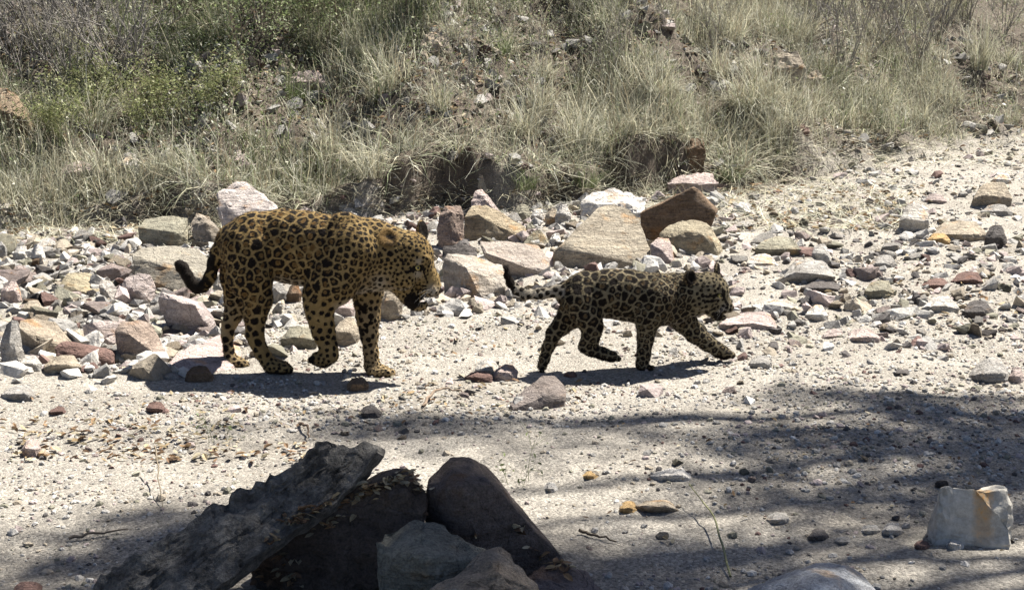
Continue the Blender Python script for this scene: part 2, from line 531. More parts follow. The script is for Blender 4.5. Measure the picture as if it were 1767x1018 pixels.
def finish_cat(cat, V, F, pat, color, name, label, eyes, nose, whisk, base_px, fur=0.009):
    W = cat.world(V)
    bx = np.array([np.mean(W[:, 0]), np.mean(W[:, 1]), W[:, 2].min()])
    root = link(name, None, loc=tuple(bx))
    root.empty_display_size = 0.2
    tag(root, label, 'jaguar')
    me = make_mesh('body', W - bx, [F], True)
    set_attr(me, 'pat', pat)
    body = link('body', me, FUR, root)
    body.color = (*color, 1)
    # short coat: one small hair per spot on the skin, lying back along the body
    r_ = np.random.default_rng(len(V)); nh = int(len(V) * 0.95)
    nw = vertex_normals(W, F)
    fi = r_.integers(0, len(F), nh); u, v = r_.random(nh)[:, None], r_.random(nh)[:, None]
    q = F[fi]
    lerp = lambda A: (A[q[:, 0]] * (1 - u) + A[q[:, 1]] * u) * (1 - v) + (A[q[:, 3]] * (1 - u) + A[q[:, 2]] * u) * v
    b0, nn, pp = lerp(W), lerp(nw), lerp(pat)
    fl = np.array([-0.8, 0.0, -0.6]) + 0.35 * r_.normal(size=(nh, 3))
    fl = fl - nn * (fl * nn).sum(1)[:, None]; fl /= np.linalg.norm(fl, axis=1, keepdims=True) + 1e-9
    d_ = fl + nn * (0.30 + 0.25 * r_.random((nh, 1)))
    sd = np.cross(fl, nn); L = fur * (0.6 + 0.7 * r_.random((nh, 1)))
    Vh = np.stack([b0 - sd * .0011, b0 + sd * .0011, b0 + d_ * L], 1).reshape(-1, 3)
    hm = make_mesh('fur', Vh - bx, [np.arange(nh * 3).reshape(-1, 3)], False)
    set_attr(hm, 'pat', np.repeat(pp, 3, 0))
    hf = link('fur', hm, FUR, root); hf.color = (*color, 1); tag(hf, kind='stuff')
    ppx, ppy = project(W[:, 0], W[:, 1], W[:, 2])
    def surf(px, py, near=True, rad=2.5):
        m = np.where((ppx - px) ** 2 + (ppy - py) ** 2 < rad * rad)[0]
        if not len(m): m = np.array([np.argmin((ppx - px) ** 2 + (ppy - py) ** 2)])
        return W[m[np.argmin(W[m, 1])]] if near else W[m[np.argmax(W[m, 1])]]
    for (px, py, r, near) in eyes:
        s = surf(px, py, near)
        c = s + np.array([-0.05, 0.36 if near else -0.36, 0]) * r * cat.s
        e = link('eye', uv_ball(r * cat.s), EYE_M, root, tuple(c - bx))
        pm = link('pupil', uv_ball(r * cat.s * 0.42), PUPIL_M, e, tuple(np.array([0.35, -0.72 if near else 0.72, 0.05]) * r * cat.s))
    px, py, r = nose
    p = P(px, py, cat.Yc + cat.slope * (px - cat.x_px))
    link('nose', uv_ball(r * cat.s, (0.75, 1.15, 0.8)), NOSE_M, root, tuple(p - bx))
    # whiskers: thin curved hairs from the muzzle, one part
    Vw, Fw = [], []
    for side in (True, False):
        for (px, py, ang, ln) in whisk:
            s = surf(px, py, side) - bx
            sg = -1 if side else 1
            d = np.array([math.cos(ang) * -0.6, sg * 0.75, math.sin(ang) * 0.6]); d /= np.linalg.norm(d)
            n = len(Vw); seg = 5
            for i in range(seg + 1):
                t = i / seg
                q = s + d * ln * cat.s * t + np.array([0, 0, -0.25 * ln * cat.s * t * t])
                rr = 0.00035 * (1 - 0.8 * t)
                for a in range(3):
                    Vw.append(q + np.array([math.cos(a * 2.09), 0, math.sin(a * 2.09)]) * rr)
            for i in range(seg):
                for a in range(3):
                    b2 = (a + 1) % 3
                    Fw.append([n + i * 3 + a, n + i * 3 + b2, n + i * 3 + 3 + b2, n + i * 3 + 3 + a])
    tag(link('whiskers', make_mesh('whiskers', Vw, [np.array(Fw)], True), WHISK_M, root), kind='stuff')
    return root, W

def gauss(ppx, ppy, x, y, r):
    return np.exp(-((ppx - x) ** 2 + (ppy - y) ** 2) / (r * r))

def seg_mask(ppx, ppy, pts, r):
    best = np.full(len(ppx), 1e9)
    for (a, b) in zip(pts[:-1], pts[1:]):
        ba = np.array([b[0] - a[0], b[1] - a[1]], float); L = ba @ ba
        t = np.clip(((ppx - a[0]) * ba[0] + (ppy - a[1]) * ba[1]) / L, 0, 1)
        best = np.minimum(best, np.hypot(ppx - a[0] - t * ba[0], ppy - a[1] - t * ba[1]))
    return 1 - sstep(r * 0.7, r * 1.3, best)

def build_jaguar():
    c = Cat(5.62, 540, -0.00035)
    # trunk and neck
    c.chain([(410, 424, 0, 40), (440, 422, 0, 53), (490, 423, 0, 59), (530, 429, 0, 61), (570, 438, 0, 62), (608, 440, 0, 63), (640, 433, 0, 52), (668, 438, 0, 45), (690, 440, 0, 39)], 0.78, 0.03)
    c.chain([(600, 455, 0, 50), (640, 462, 0, 34), (652, 476, 0, 24)], 0.9, 0.03)       # brisket
    c.chain([(650, 460, 0, 28), (680, 478, 0, 24)], 0.85, 0.03)                           # throat
    c.chain([(500, 440, 0, 44), (545, 446, 0, 46)], 0.9, 0.03)                            # belly
    for s in (-1, 1):
        c.chain([(597, 396, s * 0.055, 29), (612, 440, s * 0.10, 34)], 0.7, 0.03)        # shoulder blades
        c.chain([(432, 400, s * 0.05, 30), (425, 430, s * 0.07, 36)], 0.8, 0.03)         # haunches
    # near hind leg
    c.chain([(428, 430, -.06, 46), (432, 478, -.085, 38), (444, 515, -.09, 25), (440, 542, -.09, 19.5), (441, 570, -.088, 14), (444, 590, -.088, 12), (452, 608, -.09, 11.5), (464, 626, -.09, 11.5), (476, 635, -.09, 12)], 0.85, 0.022)
    c.chain([(438, 566, -.088, 12.5), (433, 580, -.088, 10)], 0.8, 0.012)                 # hock
    c.paw(484, 634, -.09, 17)
    c.chain([(470, 632, -.09, 13), (488, 634, -.09, 12)], 1.5, 0.01)
    # far hind leg
    c.chain([(418, 440, .06, 44), (412, 480, .08, 32), (409, 515, .085, 23), (403, 542, .085, 16), (394, 562, .085, 11.5), (392, 580, .085, 9.5), (394, 605, .085, 8.5), (399, 622, .085, 10), (408, 628, .085, 10)], 0.9, 0.02)
    c.paw(411, 626, .085, 15)
    c.chain([(401, 624, .085, 11), (414, 627, .085, 10)], 1.5, 0.01)
    # near foreleg, wrist folded, paw lifted
    c.chain([(604, 432, -.085, 44), (574, 486, -.10, 40), (551, 522, -.10, 25), (552, 545, -.10, 20.5), (558, 570, -.10, 18), (566, 596, -.10, 16)], 0.72, 0.025)
    c.chain([(566, 596, -.10, 16), (569, 612, -.10, 14.5), (558, 619, -.10, 14.5), (549, 619, -.10, 13)], 0.95, 0.01)
    c.paw(551, 618, -.10, 15, -1.0, 0.0)
    c.chain([(585, 470, -.10, 32), (545, 505, -.10, 22)], 0.7, 0.02)                      # elbow / triceps
    # far foreleg, planted
    c.chain([(622, 455, .06, 42), (634, 500, .08, 27), (634, 522, .085, 22), (635, 548, .085, 19.5), (637, 577, .085, 15), (640, 608, .085, 11.5), (642, 630, .085, 12), (648, 640, .085, 12)], 0.9, 0.022)
    c.paw(659, 641, .085, 18)
    c.chain([(645, 639, .085, 13), (662, 642, .085, 11.5)], 1.5, 0.01)
    # tail
    c.chain([(392, 420, 0, 20), (376, 436, 0, 13), (369, 455, 0, 10.5), (362, 478, 0, 10), (352, 494, 0, 9.6), (340, 497, 0, 9.2), (330, 488, 0, 9.2), (322, 474, 0, 9.4), (314, 461, 0, 9.4), (309, 456, 0, 7.5)], 1.0, 0.014)
    # head
    c.chain([(688, 438, 0, 39), (706, 440, 0, 38), (712, 446, 0, 35)], 0.88, 0.02)
    c.chain([(720, 456, 0, 28), (736, 480, 0, 20), (745, 496, 0, 17)], 0.85, 0.014)
    for s in (-1, 1):
        c.blob(741, 500, s * .026, 15, 10, 13, None, .006)                                # whisker pads
        c.blob(694, 474, s * .058, 26, 14, 26, None, .02)                                 # cheeks
        c.blob(728, 446, s * .050, 16, 8, 7, None, .010)                                  # brow
        c.blob(723, 461, s * .073, 7, 5, 5, None, .006, True)                             # eye socket
    c.chain([(698, 492, 0, 24), (710, 512, 0, 18), (719, 522, 0, 14.5), (727, 525, 0, 11)], 0.78, 0.010)     # lower jaw
    c.blob(736, 517, 0, 15, 26, 3.6, rot_from_axes((-0.35, 0, 0.94), (0, 1, 0)), .006, True)   # mouth slit
    # ears: cupped discs
    for s, px, py, n, up in ((-1, 670, 411, (0.30, -0.72, 0.62), (-0.85, -0.10, 0.45)), (1, 729, 399, (0.85, -0.40, 0.15), (-0.12, 0.15, 1))):
        M = rot_from_axes(n, up)
        w = s * 0.062
        c.prims.append(('ell', c.pt(px, py, w), np.array([17, 19, 6.0]) * c.s, M, .010, False))
        cp = c.pt(px, py, w) + M[:, 2] * 7.0 * c.s + M[:, 1] * 1.5 * c.s
        c.prims.append(('ell', cp, np.array([12, 14, 5.0]) * c.s, M, .008, True))
    V, F = c.build(0.0050)
    W = c.world(V)
    px, py = project(W[:, 0], W[:, 1], W[:, 2])
    nrm = vertex_normals(V, F)
    V = V + nrm * (0.0022 * fbm(V[:, 0] / .022, V[:, 1] / .022, V[:, 2] / .022, seed=40, octv=3))[:, None]
    # region maps
    head = sstep(662, 690, px + 0.25 * (py - 440))
    front = sstep(560, 610, px) * (1 - head)
    fore_leg = sstep(500, 540, py) * sstep(505, 525, px)
    hind_leg = sstep(490, 540, py) * (1 - sstep(470, 520, px))
    tail = seg_mask(px, py, [(376, 440), (369, 455), (362, 478), (352, 494), (340, 497), (322, 474), (309, 456)], 13) * (1 - sstep(.03, .05, np.abs(V[:, 1])))
    R = np.full(len(V), 0.036)
    R = R * (1 - front) + 0.023 * front
    R = R * (1 - hind_leg) + 0.033 * hind_leg
    R = R * (1 - fore_leg) + 0.027 * fore_leg
    R = R * (1 - head) + 0.0165 * head
    R = R * (1 - tail) + 0.040 * tail
    low = sstep(600, 625, py)
    R = R * (1 - low) + 0.017 * low
    w1, e, rnd = coat(V, R, None, 91)
    solid = np.clip(head + fore_leg + 0.75 * hind_leg * sstep(530, 570, py) + 0.45 * front, 0, 1)
    nz = fbm(V[:, 0] / .03, V[:, 1] / .03, V[:, 2] / .03, seed=50, octv=2)
    nz2 = fbm(V[:, 0] / .011, V[:, 1] / .011, V[:, 2] / .011, seed=52, octv=2)
    ros = sstep(0.10, 0.34, e + 0.06 * nz + 0.05 * nz2) * (1 - 0.45 * sstep(0.35, 0.8, nz2 + 0.4 * nz))
    cen = (1 - sstep(0.16, 0.36, w1 + 0.12 * nz + 0.08 * nz2)) * (rnd > 0.12) * (1 - 0.8 * sstep(0.12, 0.04, w1) * (rnd > 0.6))
    spot = 1 - sstep(0.35, 0.55, w1 * (0.9 + 0.3 * rnd) + 0.05 * nz)
    dark = ros * (1 - cen) * (1 - solid) + spot * solid
    brown = cen * (1 - solid)
    brown = np.maximum(brown, 0.35 * (1 - sstep(0.05, 0.5, e)) * 0)
    under = sstep(0.35, -0.75, nrm[:, 2] * -1) * 0
    pale = sstep(0.45, 0.95, -nrm[:, 2]) * (1 - hind_leg) * 0.8
    inner = np.where(np.abs(V[:, 1]) < 0.075, 1, 0) * sstep(500, 530, py)
    pale = np.maximum(pale, inner * 0.18)
    pale = np.maximum(pale, 0.9 * gauss(px, py, 748, 504, 11))
    pale = np.maximum(pale, 0.75 * gauss(px, py, 722, 473, 7))
    pale = np.maximum(pale, 0.7 * gauss(px, py, 723, 451, 6))
    pale = np.maximum(pale, 0.7 * gauss(px, py, 655, 490, 16))
    dark = dark * (1 - 0.85 * gauss(px, py, 744, 488, 14)) * (1 - 0.8 * gauss(px, py, 722, 474, 6)) * (1 - 0.8 * gauss(px, py, 723, 450, 5))
    dark = np.maximum(dark, 1.2 * gauss(px, py, 711, 520, 15) * (py > 503))
    dark = np.maximum(dark, 1.0 * gauss(px, py, 731, 513, 6.5))
    dark = np.maximum(dark, 1.15 * seg_mask(px, py, [(716, 463), (728, 461)], 4.8))          # eye rim
    dark = np.maximum(dark, 1.0 * seg_mask(px, py, [(730, 463), (733, 474), (738, 487)], 1.8))
    dark = np.maximum(dark, 0.9 * seg_mask(px, py, [(716, 463), (704, 470)], 2.6))
    dark = np.maximum(dark, 1.0 * seg_mask(px, py, [(735, 494), (722, 492)], 1.3))
    dark = np.maximum(dark, 1.0 * seg_mask(px, py, [(737, 499), (721, 500)], 1.3))
    dark = np.maximum(dark, tail * 0.9 * sstep(0.45, 0.2, (px - 300) / 80 - 0.35))
    dark = np.maximum(dark, tail * sstep(0.25, 0.5, np.sin((px * 0.7 - py * 0.55) * 0.30)) * 0.9)
    dark = np.maximum(dark, 0.85 * sstep(-0.15, 0.25, nz) * sstep(640, 628, px) * sstep(606, 614, px) * sstep(505, 520, py) * sstep(625, 600, py) * (V[:, 1] > 0.03))
    # black ear backs, pale ear rims
    for (ex, ey) in ((670, 411), (729, 399)):
        em = 1 - sstep(15, 21, np.hypot(px - ex, py - ey))
        em = em * ((V[:, 1] < -0.045) if ey > 400 else ((V[:, 1] > 0.02) & (py < 410)))
        nn = nrm @ np.array([0.30, -0.72, 0.62] if ex == 670 else [0.85, -0.40, 0.15])
        back = em * sstep(0.1, -0.3, nn)
        dark = np.maximum(dark * (1 - em * 0.7), back * 1.1)
        dark = np.maximum(dark, em * sstep(0.3, 0.9, nn) * ((0.40 + 0.22 * nz) if ex == 670 else 1.0))
        brown = np.maximum(brown * (1 - em), em * sstep(0.0, 0.5, nn) * 0.7)
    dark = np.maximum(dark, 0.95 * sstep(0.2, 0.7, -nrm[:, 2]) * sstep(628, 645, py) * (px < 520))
    dark = np.maximum(dark, 1.1 * gauss(px, py, 537, 619, 8))                              # pads of the lifted paw
    pat = np.stack([np.clip(dark, 0, 1), np.clip(brown, 0, 1), np.clip(pale, 0, 1), np.ones(len(V))], 1)
    root, W = finish_cat(c, V, F, pat, (0.245, 0.172, 0.074), 'jaguar', 'adult spotted jaguar walking with lowered head and one forepaw lifted',
        [(722, 461.5, 5.6, True), (722, 461.5, 5.6, False)], (761, 499, 7.5),
        [(743, 498, 0.2, 36), (741, 502, -0.2, 40), (739, 506, -0.6, 36)], (540, 645))
    for m in ((px < 430) & (py > 615), (px > 455) & (px < 515) & (py > 620), (px > 620) & (px < 690) & (py > 630)):
        q = W[m]; lowest = q[:, 2].min()
        PADS.append((q[:, 0].mean(), q[:, 1].mean(), lowest + 0.012, 0.11))
    return root

def build_cub():
    c = Cat(5.70, 1100, 0.0)
    c.chain([(982, 507, 0, 23), (1010, 505, 0, 35), (1050, 507, 0, 40.5), (1085, 510, 0, 42.5), (1120, 515, 0, 42), (1146, 514, 0, 39), (1168, 506, 0, 33), (1190, 503, 0, 28), (1205, 500, 0, 26)], 0.78, 0.022)
    c.chain([(1120, 526, 0, 38), (1150, 535, 0, 25), (1168, 540, 0, 17)], 0.85, 0.02)
    c.chain([(1165, 528, 0, 22), (1200, 528, 0, 17)], 0.85, 0.02)
    for s in (-1, 1):
        c.chain([(1138, 492, s * .035, 19), (1140, 520, s * .06, 24)], 0.7, 0.02)
        c.chain([(1000, 495, s * .03, 20), (1000, 515, s * .045, 24)], 0.8, 0.02)
    # near hind leg, swinging forward
    c.chain([(1000, 518, -.042, 30), (1014, 545, -.055, 24), (1022, 564, -.058, 18), (1019, 584, -.058, 14.5), (1011, 597, -.058, 11.5), (1022, 604, -.058, 10.5), (1040, 610, -.058, 10), (1056, 615, -.058, 10)], 0.85, 0.014)
    c.paw(1058, 615, -.058, 11, 1.0, 0.25)
    # far hind leg, pushing off
    c.chain([(995, 520, .042, 28), (985, 545, .052, 23), (970, 561, .055, 16.5), (956, 575, .055, 13), (947, 598, .055, 10), (940, 618, .055, 8.5), (936, 632, .055, 8.3)], 0.9, 0.014)
    c.paw(936, 631, .055, 9.5, -0.1, 1.0)
    # near foreleg, planted
    c.chain([(1138, 514, -.055, 30), (1122, 545, -.062, 24), (1116, 563, -.062, 16.5), (1114, 586, -.062, 13.5), (1111, 611, -.062, 11), (1109, 628, -.062, 10), (1112, 633, -.062, 8.5)], 0.85, 0.016)
    c.paw(1116, 633, -.062, 10.5)
    # far foreleg, reaching out
    c.chain([(1150, 522, .045, 28), (1180, 553, .055, 20.5), (1200, 576, .055, 16), (1221, 592, .055, 13), (1240, 604, .055, 11.5), (1250, 610, .055, 11.5)], 0.95, 0.016)
    c.paw(1252, 609, .055, 13.5, 0.95, 0.15)
    # tail
    c.chain([(985, 498, 0, 15), (964, 501, 0, 10), (934, 507.5, 0, 9), (908, 507, 0, 9.2), (892, 500, 0, 8.2), (881, 488, 0, 6.5), (876, 475, 0, 5.3), (873.5, 462, 0, 4.2)], 1.0, 0.010)
    # head
    c.chain([(1206, 499, 0, 27.5), (1222, 499, 0, 28.5), (1232, 502, 0, 25.5)], 0.90, 0.012)
    c.chain([(1238, 512, 0, 20), (1248, 526, 0, 14.5), (1252, 531, 0, 12.8)], 0.84, 0.010)
    for s in (-1, 1):
        c.blob(1248, 533, s * .019, 10, 6, 8, None, .006)
        c.blob(1216, 520, s * .042, 17, 9, 16, None, .012)
        c.blob(1243, 502, s * .034, 10, 5, 4.5, None, .006)
        c.blob(1240, 509, s * .052, 4.5, 3.5, 3.4, None, .004, True)
    c.chain([(1226, 530, 0, 15), (1238, 541, 0, 11), (1243, 543.5, 0, 9.5)], 0.80, 0.008)
    c.blob(1254, 540.5, 0, 7, 15, 2.0, rot_from_axes((-0.3, 0, 0.95), (0, 1, 0)), .004, True)
    for s, px, py, n, up in ((-1, 1191, 479, (0.50, -0.80, 0.1), (-0.25, -0.15, 0.95)), (1, 1238, 468, (0.85, -0.3, 0.1), (0.05, 0.2, 1))):
        M = rot_from_axes(n, up)
        w = s * 0.045
        c.prims.append(('ell', c.pt(px, py, w), np.array([13, 14.5, 5]) * c.s, M, .007, False))
        cp = c.pt(px, py, w) + M[:, 2] * 5.4 * c.s + M[:, 1] * 1.2 * c.s
        c.prims.append(('ell', cp, np.array([9, 10.5, 5]) * c.s, M, .003, True))
    V, F = c.build(0.0042)
    W = c.world(V)
    px, py = project(W[:, 0], W[:, 1], W[:, 2])
    nrm = vertex_normals(V, F)
    V = V + nrm * (0.002 * fbm(V[:, 0] / .018, V[:, 1] / .018, V[:, 2] / .018, seed=60, octv=3))[:, None]
    head = sstep(1182, 1204, px)* (1 - sstep(545, 560, py))
    front = sstep(1105, 1135, px) * (1 - head)
    leg = sstep(548, 575, py)
    tail = seg_mask(px, py, [(964, 501), (934, 508), (908, 507), (892, 500), (881, 488), (873, 462)], 13)
    R = np.full(len(V), 0.034)
    R = R * (1 - front) + 0.023 * front
    R = R * (1 - leg) + 0.026 * leg
    R = R * (1 - head) + 0.0165 * head
    R = R * (1 - tail) + 0.024 * tail
    low = sstep(600, 625, py); R = R * (1 - low) + 0.017 * low
    w1, e, rnd = coat(V, R, None, 17)
    solid = np.clip(head * 0.9 + tail + 0.3 * leg, 0, 1)
    nz = fbm(V[:, 0] / .025, V[:, 1] / .025, V[:, 2] / .025, seed=70, octv=2)
    ros = sstep(0.10, 0.30, e + 0.05 * nz)
    cen = (1 - sstep(0.18, 0.34, w1 + 0.1 * nz)) * (rnd > 0.25)
    spot = 1 - sstep(0.36, 0.56, w1 + 0.08 * nz)
    dark = ros * (1 - cen) * (1 - solid) + spot * solid
    brown = cen * (1 - solid)
    pale = sstep(0.5, 0.95, -nrm[:, 2]) * 0.7
    pale = np.maximum(pale, tail * 0.65)
    pale = np.maximum(pale, 0.6 * gauss(px, py, 1252, 531, 8))
    pale = np.maximum(pale, 0.55 * gauss(px, py, 1241, 515, 5))
    dark = dark * (1 - 0.7 * gauss(px, py, 1255, 518, 9))
    dark = np.maximum(dark, 1.15 * gauss(px, py, 1240, 545, 9) * (py > 533))
    dark = np.maximum(dark, 1.15 * seg_mask(px, py, [(1237, 509), (1244, 509.5)], 3.6))
    dark = np.maximum(dark, 1.0 * seg_mask(px, py, [(1247, 502), (1250, 514), (1256, 526)], 2.0))
    dark = np.maximum(dark, seg_mask(px, py, [(1236, 509), (1222, 512)], 1.8))
    dark = np.maximum(dark, seg_mask(px, py, [(1238, 517), (1216, 522)], 1.6))
    dark = np.maximum(dark, tail * sstep(897, 880, px))
    for (ex, ey, nd) in ((1191, 479, [0.5, -0.8, 0.1]), (1238, 468, [0.85, -0.3, 0.1])):
        em = 1 - sstep(11, 16, np.hypot(px - ex, py - ey))
        em = em * ((V[:, 1] < -0.030) if ex == 1191 else ((V[:, 1] > 0.015) & (py < 474)))
        nn = nrm @ np.array(nd)
        dark = np.maximum(dark * (1 - em * 0.6), em * sstep(0.25, -0.25, nn) * 1.1)
        dark = np.maximum(dark, em * sstep(0.3, 0.9, nn) * (0.75 if ex == 1191 else 0.9))
        brown = np.maximum(brown * (1 - em), em * sstep(0.0, 0.5, nn) * 0.8)
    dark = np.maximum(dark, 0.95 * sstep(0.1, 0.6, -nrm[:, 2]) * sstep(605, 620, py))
    pat = np.stack([np.clip(dark, 0, 1), np.clip(brown, 0, 1), np.clip(pale, 0, 1), np.ones(len(V))], 1)
    root, W = finish_cat(c, V, F, pat, (0.185, 0.155, 0.098), 'jaguar_cub', 'small dark spotted jaguar cub walking ahead with tail curled up',
        [(1241, 509.3, 4.2, True), (1241, 509.3, 4.2, False)], (1263.5, 530, 5.0),
        [(1250, 531, 0.2, 26), (1249, 534, -0.1, 28), (1247, 536, -0.5, 28), (1246, 533, 0.0, 28)], (1100, 640))
    for m in ((px < 960) & (py > 630), (px > 1080) & (px < 1150) & (py > 625)):
        q = W[m]; lowest = q[:, 2].min()
        PADS.append((q[:, 0].mean(), q[:, 1].mean(), lowest + 0.010, 0.09))
    return root
jaguar = build_jaguar()
cub = build_cub()
height_table()
ground = build_ground()
# ------------------------------------------------------------------ rocks
PAL = {'grey': (.36, .345, .32), 'pale': (.47, .45, .415), 'tan': (.37, .32, .25), 'pink': (.43, .36, .335), 'white': (.62, .60, .56),
       'red': (.17, .11, .095), 'dark': (.115, .105, .10), 'olive': (.28, .265, .205), 'brown': (.19, .135, .09), 'ochre': (.42, .29, .14)}
def rock_material():
    m, nt, b = new_mat('fractured_stone')
    tc = N(nt, 'ShaderNodeTexCoord').outputs['Object']
    oi = N(nt, 'ShaderNodeObjectInfo')
    off = N(nt, 'ShaderNodeVectorMath', operation='ADD')
    sc = N(nt, 'ShaderNodeVectorMath', operation='SCALE'); sc.inputs['Scale'].default_value = 40
    cmb = N(nt, 'ShaderNodeCombineXYZ')
    for i in range(3): nt.links.new(oi.outputs['Random'], cmb.inputs[i])
    nt.links.new(cmb.outputs[0], sc.inputs[0]); nt.links.new(tc, off.inputs[0]); nt.links.new(sc.outputs[0], off.inputs[1])
    v = off.outputs[0]
    n1 = noise_node(nt, v, 5, 5, 0.65); n2 = noise_node(nt, v, 38, 6, 0.72)
    mp = N(nt, 'ShaderNodeMapping'); mp.inputs['Scale'].default_value = (4, 7, 34); mp.inputs['Rotation'].default_value = (0.5, 0.35, 0.2)
    nt.links.new(v, mp.inputs[0])
    n3 = noise_node(nt, mp.outputs[0], 1.0, 4, 0.7)
    c = mix(nt, 'MULTIPLY', 0.9, oi.outputs['Color'], ramp(nt, n1.outputs[0], [(0.28, (0.62, 0.60, 0.58)), (0.5, (1, 1, 1)), (0.72, (1.28, 1.24, 1.18))]).outputs[0])
    c = mix(nt, 'MULTIPLY', 0.8, c, ramp(nt, n2.outputs[0], [(0.3, (0.55, 0.54, 0.53)), (0.5, (1.0, 1.0, 1.0)), (0.7, (1.3, 1.3, 1.28))]).outputs[0])
    c = mix(nt, 'MULTIPLY', 0.55, c, ramp(nt, n3.outputs[0], [(0.35, (0.6, 0.56, 0.53)), (0.6, (1.12, 1.12, 1.12))]).outputs[0])
    st = ramp(nt, noise_node(nt, v, 8, 3, 0.5).outputs[0], [(0.60, (0, 0, 0)), (0.72, (1, 1, 1))]).outputs[0]
    c = mix(nt, 'MIX', st, c, mix(nt, 'MULTIPLY', 1.0, c, (1.12, 0.86, 0.62)))
    # hairline cracks
    wv = N(nt, 'ShaderNodeVectorMath', operation='MULTIPLY_ADD'); wv.inputs[1].default_value = (.12, .12, .12)
    nt.links.new(noise_node(nt, v, 9, 3, .6).outputs['Color'], wv.inputs[0]); nt.links.new(v, wv.inputs[2])
    vc = N(nt, 'ShaderNodeTexVoronoi', feature='DISTANCE_TO_EDGE'); vc.inputs['Scale'].default_value = 5.5
    nt.links.new(wv.outputs[0], vc.inputs['Vector'])
    crk = ramp(nt, vc.outputs['Distance'], [(0.0, (.35, .33, .31)), (0.02, (1, 1, 1))]).outputs[0]
    c = mix(nt, 'MULTIPLY', 0.28, c, crk)
    gr = noise_node(nt, v, 160, 2, .6)
    c = mix(nt, 'MULTIPLY', 0.6, c, ramp(nt, gr.outputs[0], [(0.32, (.5, .5, .5)), (0.5, (1, 1, 1)), (0.68, (1.35, 1.35, 1.35))]).outputs[0])
    nt.links.new(c, b.inputs['Base Color'])
    ad = N(nt, 'ShaderNodeMath', operation='ADD'); nt.links.new(n2.outputs[0], ad.inputs[0]); nt.links.new(n3.outputs[0], ad.inputs[1])
    ad2 = N(nt, 'ShaderNodeMath', operation='MULTIPLY_ADD'); ad2.inputs[1].default_value = .25
    nt.links.new(crk, ad2.inputs[0]); nt.links.new(ad.outputs[0], ad2.inputs[2])
    bump(nt, b, ad2.outputs[0], 1.0, 0.028)
    return m
ROCK = rock_material()

def refine(bm, size, seed, disp=0.02, target=9.0, bev=0.04):
    bmesh.ops.remove_doubles(bm, verts=bm.verts, dist=size * 0.03)
    bmesh.ops.dissolve_limit(bm, angle_limit=math.radians(9), verts=bm.verts, edges=bm.edges)
    es = [e for e in bm.edges if len(e.link_faces) == 2 and e.calc_face_angle(0) > 0.3]
    try:
        bmesh.ops.bevel(bm, geom=es, offset=size * bev, offset_type='OFFSET', segments=1, profile=0.6, affect='EDGES', clamp_overlap=True)
    except Exception:
        pass
    bmesh.ops.triangulate(bm, faces=bm.faces)
    L = size / target
    for _ in range(3):
        le = [e for e in bm.edges if e.calc_length() > L]
        if not le: break
        bmesh.ops.subdivide_edges(bm, edges=le, cuts=1, use_grid_fill=False)
        bmesh.ops.triangulate(bm, faces=[f for f in bm.faces if len(f.verts) > 3])
    bm.normal_update()
    co = np.array([v.co for v in bm.verts]); no = np.array([v.normal for v in bm.verts])
    q = co / size
    d = 1.25 * disp * (0.9 * fbm(q[:, 0] * 2.6, q[:, 1] * 2.6, q[:, 2] * 2.6, seed, 2) + 0.55 * fbm(q[:, 0] * 9, q[:, 1] * 9, q[:, 2] * 9, seed + 5, 2))
    # chipped edges and little ledges
    led = np.abs(vnoise(q[:, 0] * 5 + q[:, 2] * 6, q[:, 1] * 5, q[:, 2] * 5 - q[:, 0] * 4, seed + 31))
    d = d - disp * 0.8 * sstep(0.18, 0.0, led)
    co = co + no * (d * size)[:, None]
    for v, c in zip(bm.verts, co): v.co = c

def hull_mesh(name, pts, seed, disp=0.02, target=9.0, bev=0.04):
    bm = bmesh.new()
    for p in pts: bm.verts.new(p)
    r = bmesh.ops.convex_hull(bm, input=bm.verts)
    bad = {g for k in ('geom_interior', 'geom_unused') for g in r[k] if isinstance(g, bmesh.types.BMVert)}
    bmesh.ops.delete(bm, geom=list(bad), context='VERTS')
    a = np.array([v.co for v in bm.verts]); size = float(np.linalg.norm(a.max(0) - a.min(0))) / 1.5
    refine(bm, size, seed, disp, target, bev)
    bmesh.ops.recalc_face_normals(bm, faces=bm.faces)
    me = bpy.data.meshes.new(name)
    bm.to_mesh(me); bm.free()
    for p in me.polygons: p.use_smooth = True
    me.set_sharp_from_angle(angle=math.radians(24))
    return me

